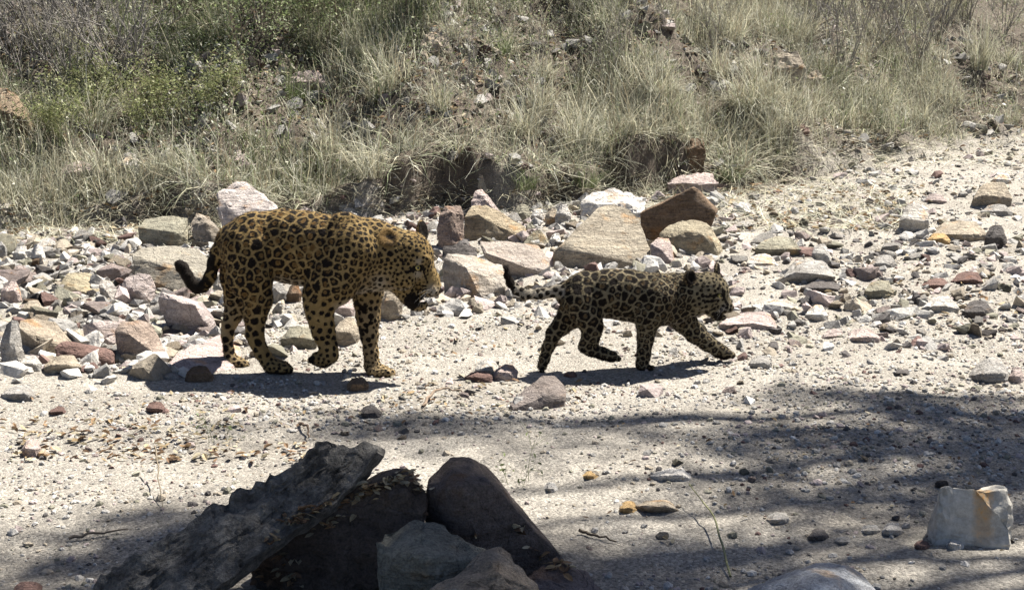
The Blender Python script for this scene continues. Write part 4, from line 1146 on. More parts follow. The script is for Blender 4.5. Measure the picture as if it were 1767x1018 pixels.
def scatter_stones():
    r = np.random.default_rng(55)
    for (x0, x1, y0, y1, cnt, a, b, place, grp) in ZONES:
        for i in range(cnt):
            px = x0 + (x1 - x0) * r.random(); py = y0 + (y1 - y0) * r.random()
            if x0 == 0 and y0 < 420 and py > 560 + 80 * r.random(): py -= 120
            g = ground_at(px, py)
            if any(abs(g[0] - q[0]) < 0.16 and -0.45 < g[1] - q[1] < 0.12 for q in PADS): continue
            s = (a + (b - a) * r.random() ** 2.2) * (g[1] / FPX) * 1.15
            col = r.choice(['grey', 'pale', 'tan', 'pink', 'white', 'red', 'dark', 'olive', 'brown'], p=[.17, .22, .15, .15, .11, .05, .05, .07, .03])
            bigr = a > 20
            o = link('rock' if bigr else 'stone', UNIT[r.integers(len(UNIT))], ROCK)
            sc = np.array([1, .75 + .3 * r.random(), .7 + .5 * r.random()]) * s
            o.location = (g[0], g[1], g[2] + s * 0.10)
            o.scale = tuple(sc)
            o.rotation_euler = ((r.random() - .5) * .9, (r.random() - .5) * .9, r.random() * 6.28)
            c = np.array(PAL[col]) * 0.95 * (0.8 + 0.4 * r.random())
            o.color = (*c, 1)
            tag(o, ('angular %s rock %s' if bigr else 'small loose %s stone %s') % (CNAME[col], place), 'rock' if bigr else 'stone', grp + ', ' + CNAME[col])
scatter_stones()
# ------------------------------------------------------------------ gravel: uncountable pebbles, one object
def attr_material(name, rough=0.9, bumps=60, bstr=0.4, trans=0.0):
    m, nt, b = new_mat(name)
    at = N(nt, 'ShaderNodeVertexColor', layer_name='col')
    tc = N(nt, 'ShaderNodeTexCoord').outputs['Object']
    n = noise_node(nt, tc, bumps, 3, 0.7)
    c = mix(nt, 'MULTIPLY', 0.7, at.outputs[0], ramp(nt, n.outputs[0], [(0.3, (0.6, 0.6, 0.6)), (0.7, (1.3, 1.3, 1.3))]).outputs[0])
    nt.links.new(c, b.inputs['Base Color'])
    b.inputs['Roughness'].default_value = rough
    if bstr: bump(nt, b, n.outputs[0], bstr, 0.01)
    if trans:
        t = N(nt, 'ShaderNodeBsdfTranslucent'); nt.links.new(c, t.inputs[0])
        ms = N(nt, 'ShaderNodeMixShader'); ms.inputs[0].default_value = trans
        nt.links.new(b.outputs[0], ms.inputs[1]); nt.links.new(t.outputs[0], ms.inputs[2])
        nt.links.new(ms.outputs[0], nt.nodes['Material Output'].inputs[0])
    return m
PEB_M = attr_material('pebbles', 0.9, 70, 0.8)

def ico(seed, sub=1):
    bm = bmesh.new(); bmesh.ops.create_icosphere(bm, subdivisions=sub, radius=1.0)
    r = np.random.default_rng(seed)
    V = np.array([v.co for v in bm.verts]); V = V * (0.72 + 0.45 * r.random((len(V), 1)))
    F = np.array([[v.index for v in f.verts] for f in bm.faces]); bm.free()
    return V, F

def rot_mats(r, n, tilt=0.5):
    a = r.random(n) * 6.283; b = (r.random(n) - .5) * 2 * tilt; c = (r.random(n) - .5) * 2 * tilt
    ca, sa, cb, sb, cc, sc = np.cos(a), np.sin(a), np.cos(b), np.sin(b), np.cos(c), np.sin(c)
    Rz = np.zeros((n, 3, 3)); Rz[:, 0, 0] = ca; Rz[:, 0, 1] = -sa; Rz[:, 1, 0] = sa; Rz[:, 1, 1] = ca; Rz[:, 2, 2] = 1
    Rx = np.zeros((n, 3, 3)); Rx[:, 0, 0] = 1; Rx[:, 1, 1] = cb; Rx[:, 1, 2] = -sb; Rx[:, 2, 1] = sb; Rx[:, 2, 2] = cb
    Ry = np.zeros((n, 3, 3)); Ry[:, 1, 1] = 1; Ry[:, 0, 0] = cc; Ry[:, 0, 2] = sc; Ry[:, 2, 0] = -sc; Ry[:, 2, 2] = cc
    return Rz @ Rx @ Ry

def sample_bed(r, n, y0=2.6, y1=13.5, power=1.0, half=0.47):
    """points on the bed, denser nearby"""
    u = r.random(n * 2)
    if power == 1.0: y = y0 * (y1 / y0) ** u
    else: y = (y0 ** (1 - power) + u * (y1 ** (1 - power) - y0 ** (1 - power))) ** (1 / (1 - power))
    x = (r.random(n * 2) - .5) * 2 * half * y
    _, mb, rub = terrain_raw(x, y)
    ok = (mb < 0.15) & (y < np.interp(x, FOOT_X, FOOT_Y) - 0.05)
    return x[ok][:n], y[ok][:n], rub[ok][:n]

def build_gravel():
    r = np.random.default_rng(77)
    pal = np.array([PAL['grey'], PAL['pale'], PAL['tan'], PAL['pink'], PAL['white'], PAL['red'], PAL['dark'], PAL['olive']])
    pr = np.array([.25, .22, .18, .12, .05, .04, .06, .08])
    Vs, Fs, Cs = [], [], []; nv = 0
    shapes = {}
    for w in range(6):
        shapes['ico', w] = ico(310 + w, 1)
        rr = np.random.default_rng(900 + w)
        p = rr.normal(size=(11, 3)); p /= np.linalg.norm(p, axis=1, keepdims=True)
        p = np.sign(p) * np.abs(p) ** 0.75
        bm = bmesh.new()
        for q in p: bm.verts.new(q)
        bmesh.ops.convex_hull(bm, input=bm.verts)
        bmesh.ops.triangulate(bm, faces=bm.faces)
        loose = [v for v in bm.verts if not v.link_faces]
        bmesh.ops.delete(bm, geom=loose, context='VERTS')
        bm.verts.index_update()
        V0 = np.array([v.co for v in bm.verts]); F0 = np.array([[v.index for v in f.verts] for f in bm.faces]); bm.free()
        shapes['hull', w] = (V0, F0)
        me = hull_mesh('chunk', p, 950 + w, 0.03, 3.2, 0.02)
        V0 = np.array([v.co for v in me.vertices]); F0 = np.array([list(q.vertices) for q in me.polygons]); bpy.data.meshes.remove(me)
        shapes['chunk', w] = (V0, F0)
    for (cnt, lo, hi, kind, fl, power) in ((42000, .0045, .011, 'ico', .65, 1.3), (17000, .008, .021, 'ico', .62, 1.0), (15000, .017, .060, 'hull', .6, 0.3), (5200, .035, .095, 'chunk', .65, 0.3)):
        x, y, rub = sample_bed(r, cnt, y1=14.5, power=power)
        px, py = project(x, y, terrain(x, y))
        if kind == 'ico':
            fine = np.exp(-((px - 1500) / 420) ** 2 - ((py - 770) / 95) ** 2)
            dens = 0.22 + 0.70 * np.maximum(np.maximum(rub, fine), sstep(4.0, 5.3, y + 0.5 * fbm(x * 1.1, y * 1.6, seed=90, octv=3)))
            patch = 0.12 + 0.88 * np.maximum(fine, sstep(-0.35, 0.4, fbm(x * 1.4, y * 2.2, seed=91, octv=3)))
        else:
            nz = 30 * fbm(x * 1.3, y * 1.3, seed=94, octv=2)
            left = sstep(660, 615, py + nz) * sstep(560, 400, px) 
            mid = sstep(590, 470, py + nz) * sstep(380, 480, px) * sstep(1330, 1200, px)
            bar = sstep(640, 560, py + nz) * sstep(1180, 1300, px) * (0.25 + 0.75 * sstep(-0.25, 0.3, fbm(x * 1.0, y * 1.2, seed=95, octv=2)))
            dens = np.maximum(np.maximum(left, 0.8 * mid), (0.2 if kind == 'chunk' else 0.5) * bar) * (0.55 + 0.45 * sstep(-.4, .2, fbm(x * 3, y * 3, seed=97))) + (0.03 * sstep(4.6, 5.2, y) if kind == 'hull' else 0)
            patch = 1.0
        keep = r.random(len(x)) < dens * patch
        for (a, b, t, rr) in PADS:
            keep &= ~((np.abs(x - a) < 0.13) & (y - b > -0.35) & (y - b < 0.10)) | (kind == 'ico')
        x, y = x[keep], y[keep]; n = len(x)
        s = lo * (hi / lo) ** (r.random(n) ** 1.7)
        if kind == 'ico': s = s * (0.75 + 0.05 * y)
        z = terrain(x, y)
        sc = s[:, None] * np.stack([np.ones(n), .6 + .4 * r.random(n), fl * (.6 + .6 * r.random(n))], 1)
        R = rot_mats(r, n, 0.5 if kind == 'ico' else 0.75)
        col = pal[r.choice(len(pal), n, p=pr)] * 0.82 * (0.72 + 0.5 * r.random((n, 1)))
        which = r.integers(0, 6, n)
        for w in range(6):
            V0, F0 = shapes[kind, w]
            m = which == w
            q = np.einsum('nij,nvj->nvi', R[m], V0[None] * sc[m][:, None, :])
            q = q + np.stack([x[m], y[m], z[m] + sc[m][:, 2] * 0.3], 1)[:, None, :]
            k = m.sum(); L = len(V0)
            Vs.append(q.reshape(-1, 3))
            Fs.append((F0[None] + (nv + np.arange(k) * L)[:, None, None]).reshape(-1, 3))
            Cs.append(np.repeat(col[m], L, 0)); nv += k * L
    n = 1700
    y = 8.5 + r.random(n * 4) * 8; x = (r.random(n * 4) - .5) * .94 * y
    dd = y - np.interp(x, FOOT_X, FOOT_Y)
    ok = (dd > .0) & (dd < 4.5) & (r.random(n * 4) < sstep(.05, -.3, fbm(x * 1.1, y * 1.1, seed=130, octv=3)) + .08)
    x, y = x[ok][:n], y[ok][:n]; n = len(x); z = terrain(x, y)
    s = .025 * 3.6 ** (r.random(n) ** 1.5)
    sc = s[:, None] * np.stack([np.ones(n), .6 + .4 * r.random(n), .5 + .3 * r.random(n)], 1)
    R = rot_mats(r, n, .8); col = pal[r.choice(len(pal), n, p=pr)] * .62 * (.7 + .5 * r.random((n, 1)))
    V0, F0 = shapes['hull', 2]
    q = np.einsum('nij,nvj->nvi', R, V0[None] * sc[:, None, :]) + np.stack([x, y, z + sc[:, 2] * .4], 1)[:, None, :]
    Vs.append(q.reshape(-1, 3)); Fs.append((F0[None] + (nv + np.arange(n) * len(V0))[:, None, None]).reshape(-1, 3)); Cs.append(np.repeat(col, len(V0), 0))
    me = make_mesh('gravel', np.concatenate(Vs), [np.concatenate(Fs)], False, np.concatenate(Cs))
    print('gravel tris', len(me.polygons))
    o = link('gravel', me, PEB_M)
    tag(o, 'loose gravel and pebbles scattered over the dry wash bed', 'gravel', kind='stuff')
build_gravel()

LEAF_M = attr_material('dead_leaves', 0.8, 90, 0.2, 0.15)
def leaf_cards(r, pos, size, col, tilt=0.6, aspect=0.45, curl=0.25):
    """six-vertex leaf folded on its midrib"""
    n = len(pos)
    base = np.array([[-1, 0, 0], [-.35, aspect, .15], [.45, aspect * .8, .15], [1, 0, 0], [.45, -aspect * .8, .15], [-.35, -aspect, .15]], float)
    V0 = np.repeat(base[None], n, 0)
    V0[:, :, 2] = V0[:, :, 2] * (curl / .15 * (r.random((n, 1)) * 1.6 - .3)) + 0.25 * curl * (V0[:, :, 0] ** 2) * (r.random((n, 1)) - .3)
    R = rot_mats(r, n, tilt)
    q = np.einsum('nij,nvj->nvi', R, V0 * size[:, None, None]) + pos[:, None, :]
    F0 = np.array([[0, 1, 2, 3], [0, 3, 4, 5]])
    F = (F0[None] + (np.arange(n) * 6)[:, None, None]).reshape(-1, 4)
    return q.reshape(-1, 3), F, np.repeat(col, 6, 0)

def build_litter():
    r = np.random.default_rng(31)
    pal = 0.75 * np.array([(.34, .25, .14), (.42, .34, .21), (.22, .14, .08), (.50, .44, .31), (.16, .10, .06), (.34, .22, .12)])
    pts, sz = [], []
    # drifts of leaves: on the bed in front of the cats, along the toe of the bank, in the pile
    for (px0, px1, py0, py1, n, s) in ((20, 430, 730, 800, 170, .017), (0, 700, 680, 760, 70, .013), (230, 560, 770, 800, 70, .017), (1250, 1600, 320, 400, 330, .03), (700, 1250, 330, 400, 120, .025), (0, 420, 330, 420, 260, .03), (1380, 1767, 440, 560, 80, .02), (640, 1000, 660, 720, 60, .016), (1000, 1767, 700, 960, 60, .012), (740, 1000, 540, 620, 30, .014)):
        for i in range(n):
            g = ground_at(px0 + (px1 - px0) * r.random(), py0 + (py1 - py0) * r.random())
            pts.append(g + [0, 0, .012]); sz.append(s * (.6 + .7 * r.random()))
    from mathutils.bvhtree import BVHTree
    trees = []
    for ob in COL.objects:
        if ob.type == 'MESH' and ob.name.split('.')[0] in ('rock', 'wood_slab') and 2.4 < ob.location.y < 3.7:
            trees.append(BVHTree.FromPolygons([ob.location + v.co for v in ob.data.vertices], [list(p.vertices) for p in ob.data.polygons]))
    for (a, b, c, d, n, sp) in ((486, 903, 560, 878, 60, 9), (560, 878, 640, 846, 55, 10), (640, 846, 706, 820, 45, 9), (706, 822, 737, 850, 26, 9), (505, 905, 600, 900, 26, 12), (735, 885, 800, 915, 34, 8), (800, 915, 880, 932, 40, 8), (470, 930, 520, 1010, 46, 14), (840, 890, 900, 925, 16, 8), (880, 930, 990, 990, 40, 14), (430, 980, 500, 1015, 30, 14)):
        for i in range(n):
            t = r.random(); px = a + (c - a) * t + sp * r.normal() * .6; py = b + (d - b) * t + sp * r.normal() * .6
            dr = Vector(ray(px, py)); best = None
            for tr in trees:
                h = tr.ray_cast(Vector((0, 0, CAM_H)), dr)
                if h[0] is not None and (best is None or h[3] < best[3]): best = h
            if best is None or best[1].z < 0.05: continue
            pts.append(np.array(best[0] + best[1] * .006)); sz.append(.014 * (.5 + .9 * r.random()))
    n = 2600
    y = 8.5 + r.random(n * 4) * 8; x = (r.random(n * 4) - .5) * .94 * y
    dd = y - np.interp(x, FOOT_X, FOOT_Y)
    ok = (dd > -.2) & (dd < 4.5) & (r.random(n * 4) < sstep(.2, -.3, fbm(x * 1.1, y * 1.1, seed=130, octv=3)) + .15)
    x, y = x[ok][:n], y[ok][:n]
    pts += list(np.stack([x, y, terrain(x, y) + .02], 1)); sz += list(.018 + .02 * r.random(len(x)))
    pts = np.array(pts); sz = np.array(sz)
    V, F, C = leaf_cards(r, pts, sz, pal[r.integers(0, len(pal), len(pts))] * (.7 + .6 * r.random((len(pts), 1))), .5, .45, .35)
    o = link('leaf_litter', make_mesh('leaf_litter', V, [F], False, C), LEAF_M)
    tag(o, 'dry brown leaf litter drifted over the gravel', 'leaf litter', kind='stuff')
build_litter()
# ------------------------------------------------------------------ vegetation
GRASS_M = attr_material('grass_blades', 0.7, 40, 0.0, 0.25)
GREEN_M = attr_material('green_leaves', 0.55, 40, 0.0, 0.3)
TWIG_M = attr_material('bark_twigs', 0.9, 60, 0.3)
STRAW = 1.2 * np.array([(.40, .375, .265), (.35, .34, .265), (.50, .475, .36), (.25, .245, .18), (.39, .385, .32), (.21, .18, .125), (.31, .32, .235)])
GREEN = 1.08 * np.array([(.17, .20, .09), (.13, .165, .075), (.21, .235, .13), (.24, .255, .17), (.11, .14, .065)])

def blades(r, base, h, w, az, lean, curl, col, seg=4, twist=0.6, kink=0.28):
    n = len(base)
    pos = np.asarray(base, float).copy(); th = np.asarray(lean, float).copy()
    d = np.stack([np.cos(az), np.sin(az)], 1)
    sa = az + math.pi / 2 + (r.random(n) - .5) * 2 * twist
    side = np.stack([np.cos(sa), np.sin(sa), (r.random(n) - .5) * .6], 1)
    rows = []
    for i in range(seg + 1):
        t = i / seg
        ww = w * (1 - t) ** 0.75 * 0.5
        if i < seg:
            rows += [pos - side * ww[:, None], pos + side * ww[:, None]]
        else:
            rows += [pos]
        st = h / seg
        pos = pos + np.stack([d[:, 0] * np.sin(th) * st, d[:, 1] * np.sin(th) * st, np.cos(th) * st], 1)
        th = th + curl / seg + kink * r.normal(size=n)
        az = az + 1.2 * kink * r.normal(size=n); d = np.stack([np.cos(az), np.sin(az)], 1)
    L = seg * 2 + 1
    V = np.stack(rows, 1).reshape(-1, 3)
    q = np.array([[2 * i, 2 * i + 1, 2 * i + 3, 2 * i + 2] for i in range(seg - 1)])
    t3 = np.array([[2 * seg - 2, 2 * seg - 1, 2 * seg]])
    o = (np.arange(n) * L)[:, None, None]
    shade = np.repeat(col, L, 0)
    return V, [(q[None] + o).reshape(-1, 4), (t3[None] + o).reshape(-1, 3)], shade

def tubes(paths, sides=5):
    """paths: list of (points, radii) -> one mesh's arrays"""
    V, F = [], []; n = 0
    for pts, rad in paths:
        pts = np.asarray(pts, float)
        for i, p in enumerate(pts):
            t = pts[min(i + 1, len(pts) - 1)] - pts[max(i - 1, 0)]; t = t / (np.linalg.norm(t) + 1e-9)
            a = np.cross(t, [0.31, 0.87, 0.37]); a /= np.linalg.norm(a) + 1e-9; b = np.cross(t, a)
            for k in range(sides):
                g = 6.2832 * k / sides
                V.append(p + (a * math.cos(g) + b * math.sin(g)) * rad[i])
        for i in range(len(pts) - 1):
            for k in range(sides):
                k2 = (k + 1) % sides
                F.append([n + i * sides + k, n + i * sides + k2, n + (i + 1) * sides + k2, n + (i + 1) * sides + k])
        n += len(pts) * sides
    return np.array(V), np.array(F)

def on_bank(r, n, d0=0.0, d1=6.0, half=0.47, dens=None):
    y = 8.0 + r.random(n * 8) * 14
    x = (r.random(n * 8) - .5) * 2 * half * y
    foot = np.interp(x, FOOT_X, FOOT_Y)
    ok = (y - foot > d0) & (y - foot < d1)
    x, y = x[ok], y[ok]
    if dens is not None:
        k = r.random(len(x)) < dens(x, y); x, y = x[k], y[k]
    return x[:n], y[:n]

def veg_mix(x, y, z):
    """share of green foliage over the bank: fresh on the left and top middle, dry elsewhere"""
    px, py = project(x, y, z)
    g = 0.75 * np.exp(-((px - 330) / 260) ** 2 - ((py - 140) / 120) ** 2) + 0.8 * np.exp(-((px - 540) / 260) ** 2 - ((py - 20) / 80) ** 2) + 0.35 * np.exp(-((px - 850) / 120) ** 2 - ((py - 60) / 120) ** 2)
    g = g + 0.09 + 0.24 * fbm(x * 1.3, y * 1.3, seed=120, octv=2)
    return np.clip(g, 0, 1)

def build_grass_cover():
    r = np.random.default_rng(5)
    Vs, Qs, Ts, Cs = [], [], [], []; nv = 0
    def bare(x, y):
        b = sstep(-0.22, 0.22, fbm(x * 1.1, y * 1.1, seed=130, octv=3))
        foot = np.interp(x, FOOT_X, FOOT_Y)
        edge = 0.25 + 0.75 * sstep(0.1, 0.6, y - foot)
        return (0.10 + 0.90 * b) * edge
    for (n, d0, d1, h0, h1, ln0, ln1) in ((75000, .05, 4.6, .08, .26, .2, 1.4), (42000, .2, 4.8, .18, .44, .1, 1.0), (12000, -.5, 1.2, .08, .26, .9, 1.55), (14000, .02, .30, .15, .42, 1.1, 2.2), (3500, .1, 4.6, .35, .7, .1, 1.2)):
        x, y = on_bank(r, n, d0, d1, dens=bare)
        n = len(x); z = terrain(x, y)
        g = veg_mix(x, y, z)
        isg = r.random(n) < g * 0.8
        col = np.where(isg[:, None], GREEN[r.integers(0, len(GREEN), n)], STRAW[r.integers(0, len(STRAW), n)]) * (.45 + .95 * r.random((n, 1)) ** 1.3)
        h = h0 + (h1 - h0) * r.random(n) ** 1.4
        V, (q, t), c = blades(r, np.stack([x, y, z - .01], 1), h, .0045 + .005 * r.random(n), r.random(n) * 6.283, ln0 + (ln1 - ln0) * r.random(n) ** 1.1, -.8 + 3.0 * r.random(n), col, 3)
        Vs.append(V); Qs.append(q + nv); Ts.append(t + nv); Cs.append(c); nv += len(V)
    me = make_mesh('dry_grass', np.concatenate(Vs), [np.concatenate(Qs), np.concatenate(Ts)], False, np.concatenate(Cs))
    tag(link('dry_grass', me, GRASS_M), 'tangled dry grass covering the bank behind the wash', 'grass', kind='stuff')
    n = 42000
    x, y = on_bank(r, n, .15, 4.6, dens=lambda x, y: 0.15 + 0.85 * veg_mix(x, y, terrain(x, y)))
    n = len(x); z = terrain(x, y) + .02 + .26 * r.random(n) ** 1.6
    pal = np.concatenate([GREEN, STRAW[3:]])
    V, F, C = leaf_cards(r, np.stack([x, y, z], 1), .007 + .014 * r.random(n) ** 2, pal[r.integers(0, len(pal), n)] * (.65 + .7 * r.random((n, 1))), 1.2, .4, .2)
    tag(link('low_herbs', make_mesh('low_herbs', V, [F], False, C), GREEN_M), 'low leafy herbs mixed through the grass of the bank', 'herbs', kind='stuff')
    # straw lying at the toe of the bank
    pts = []
    for (px0, px1, py0, py1, n) in ((0, 430, 330, 425, 1500), (1240, 1560, 225, 400, 2400), (430, 1240, 322, 372, 1300), (1500, 1767, 130, 290, 1500), (940, 1300, 300, 345, 500)):
        pts.append(ground_many(px0 + (px1 - px0) * r.random(n), py0 + (py1 - py0) * r.random(n)))
    pts = np.concatenate(pts); n = len(pts)
    col = STRAW[r.integers(0, len(STRAW), n)] * (.7 + .6 * r.random((n, 1)))
    V, (q, t), c = blades(r, pts + [0, 0, .012], .10 + .30 * r.random(n) ** 1.5, .0045 + .004 * r.random(n), r.random(n) * 6.283, 1.25 + .3 * r.random(n), .0 + .5 * r.random(n), col, 3)
    tag(link('straw_litter', make_mesh('straw_litter', V, [q, t], False, c), GRASS_M), 'flattened straw lying along the toe of the bank', 'straw', kind='stuff')
build_grass_cover()

def tussock_mesh(seed, n, h0, h1, spread, lean, curl, pal, wid=.006):
    r = np.random.default_rng(seed)
    a = r.random(n) * 6.283; rad = spread * np.sqrt(r.random(n))
    base = np.stack([np.cos(a) * rad, np.sin(a) * rad, np.full(n, -.01)], 1)
    h = h0 + (h1 - h0) * r.random(n)
    V, F, c = blades(r, base, h, wid * (.6 + .7 * r.random(n)), a + (r.random(n) - .5) * 3.4, lean * r.random(n), curl * (.3 + .9 * r.random(n)), pal[r.integers(0, len(pal), n)] * (.6 + .7 * r.random((n, 1))), 5)
    me = make_mesh('grass_tussock', V, F, False, c); me.materials.append(GRASS_M)
    return me

def build_tussocks():
    r = np.random.default_rng(12)
    mixp = np.concatenate([STRAW, GREEN[:3]])
    kinds = {'straw': [tussock_mesh(40 + i, 170, .22, .55, .09, .8, 1.6, STRAW) for i in range(4)],
             'upright': [tussock_mesh(50 + i, 150, .30, .65, .07, .45, .8, STRAW) for i in range(3)],
             'mixed': [tussock_mesh(60 + i, 170, .18, .48, .10, .8, 1.7, mixp) for i in range(4)],
             'green': [tussock_mesh(70 + i, 150, .14, .38, .10, .8, 1.5, GREEN) for i in range(3)]}
    words = {'straw': 'arching straw-coloured grass tussock', 'upright': 'tall upright straw grass tussock', 'mixed': 'half-green tangled grass tussock', 'green': 'short green grass tuft'}
    big = tussock_mesh(99, 420, .35, .75, .12, 1.45, 2.3, np.concatenate([STRAW, STRAW, GREEN[2:4]]), .007)
    heroes = [(1285, 190, big, 1.0, 'large drooping straw tussock spilling over the cut bank below the tan boulder'),
              (1690, 120, kinds['upright'][0], 1.35, 'thick brown-based leaning grass clump at the far end of the bank'),
              (1745, 215, kinds['straw'][1], .8, 'lone dry tuft with a dark base on the upper gravel bar'),
              (905, 325, kinds['green'][1], .9, 'green-bladed tuft standing at the foot of the cut bank'),
              (1010, 322, kinds['green'][2], .9, 'fresh green tuft under the overhanging straw'),
              (1262, 312, kinds['green'][0], .7, 'small green tuft beside the flat pinkish rock'),
              (640, 305, kinds['straw'][2], 1.0, 'straw tussock hanging over the dark hollow behind the jaguar'),
              (560, 290, kinds['mixed'][1], 1.1, 'bushy half-green tussock on the lip of the bank behind the jaguar back')]
    for px, py, me, sc, lab in heroes:
        g = ground_at(px, py)
        o = link('grass_tussock', me, loc=tuple(g)); o.scale = (sc,) * 3; o.rotation_euler = (0, 0, r.random() * 6.28)
        tag(o, lab, 'grass')
    droop = [tussock_mesh(110 + i, 110, .18, .55, .13, 1.7, 2.2 - .4 * i, np.concatenate([STRAW, GREEN[2:4]])) for i in range(4)]
    xl = np.linspace(-2.6, 2.5, 24) + .12 * r.normal(size=24)
    for i, xx in enumerate(xl):
        fy = float(np.interp(xx, FOOT_X, FOOT_Y)); ys_ = fy + np.arange(-.45, .9, .02)
        zz = terrain(np.full(len(ys_), xx), ys_); j = int(np.argmax(np.gradient(zz) > .02)); j = min(j + 9, len(ys_) - 1)
        o = link('grass_tussock', droop[r.integers(4)], loc=(xx, ys_[j], zz[j]))
        s = .55 + .7 * r.random(); o.scale = (s * (.8 + .6 * r.random()), s, s); o.rotation_euler = (.25 + .3 * r.random(), (r.random() - .5) * .4, (r.random() - .5) * 1.2)
        tag(o, 'drooping grass clump hanging over the lip of the cut bank', 'grass', 'drooping clumps along the cut bank lip')
    n = 95
    x, y = on_bank(r, n, .25, 4.6)
    for i in range(len(x)):
        z = float(terrain(x[i:i + 1], y[i:i + 1])[0])
        px, py = project(x[i], y[i], z)
        g = float(veg_mix(x[i:i + 1], y[i:i + 1], np.array([z]))[0])
        u = r.random()
        k = 'green' if u < g * .5 else ('mixed' if u < g * .5 + .3 else ('upright' if px > 1050 and u > .72 else 'straw'))
        zone = 'over the bare cut face of the bank' if y[i] - np.interp(x[i], FOOT_X, FOOT_Y) < .55 and abs(x[i]) < 2.3 else ('on the dry end of the bank past the tan boulder' if px > 1390 else ('on the bank among the leafy shrubs' if px < 700 else 'on the straw-covered middle of the bank'))
        o = link('grass_tussock', kinds[k][r.integers(len(kinds[k]))], loc=(x[i], y[i], z))
        s = .75 + .5 * r.random(); o.scale = (s, s, s * (.8 + .4 * r.random())); o.rotation_euler = ((r.random() - .5) * .3 + .15, (r.random() - .5) * .3, r.random() * 6.28)
        tag(o, words[k] + ' ' + zone, 'grass', words[k] + 's ' + zone)
build_tussocks()

def shrub_parts(seed, height, n_stem, n_leaf, leaf, pal, twig_col, spread=.45, droop=0.0):
    r = np.random.default_rng(seed)
    paths = []; tips = []
    def grow(p, d, L, rad, lvl):
        pts = [p]; q = p.copy(); dd = d.copy()
        for i in range(4):
            dd = dd + (r.random(3) - .5) * .45 + np.array([0, 0, .06 - droop * lvl]); dd /= np.linalg.norm(dd)
            q = q + dd * L / 4; pts.append(q.copy())
        paths.append((pts, [rad * (1 - .16 * i) for i in range(5)]))
        for a in pts[1:]: tips.append(a)
        if lvl < 2:
            for k in range(3):
                s = pts[1 + r.integers(0, 4)]
                nd = dd + (r.random(3) - .5) * 1.6; nd /= np.linalg.norm(nd)
                grow(s, nd, L * .6, rad * .55, lvl + 1)
    for k in range(n_stem):
        a = r.random() * 6.28
        d = np.array([math.cos(a) * spread, math.sin(a) * spread, 1.0]); d /= np.linalg.norm(d)
        grow(np.array([math.cos(a) * .03, math.sin(a) * .03, -.03]), d, height * (.6 + .4 * r.random()), height * .009, 0)
    V, F = tubes(paths, 4)
    col = np.repeat(np.array([twig_col]) * 1.0, len(V), 0) * (.7 + .6 * r.random((len(V), 1)))
    stems = make_mesh('stems', V, [F], True, col); stems.materials.append(TWIG_M)
    leaves = None
    if n_leaf:
        T = np.array(tips); c = T[r.integers(0, len(T), n_leaf)] + r.normal(size=(n_leaf, 3)) * height * .05
        Vl, Fl, Cl = leaf_cards(r, c, leaf * (.6 + .7 * r.random(n_leaf)), pal[r.integers(0, len(pal), n_leaf)] * (.7 + .6 * r.random((n_leaf, 1))), 1.2, .4, .2)
        leaves = make_mesh('leaves', Vl, [Fl], False, Cl); leaves.materials.append(GREEN_M)
    return stems, leaves

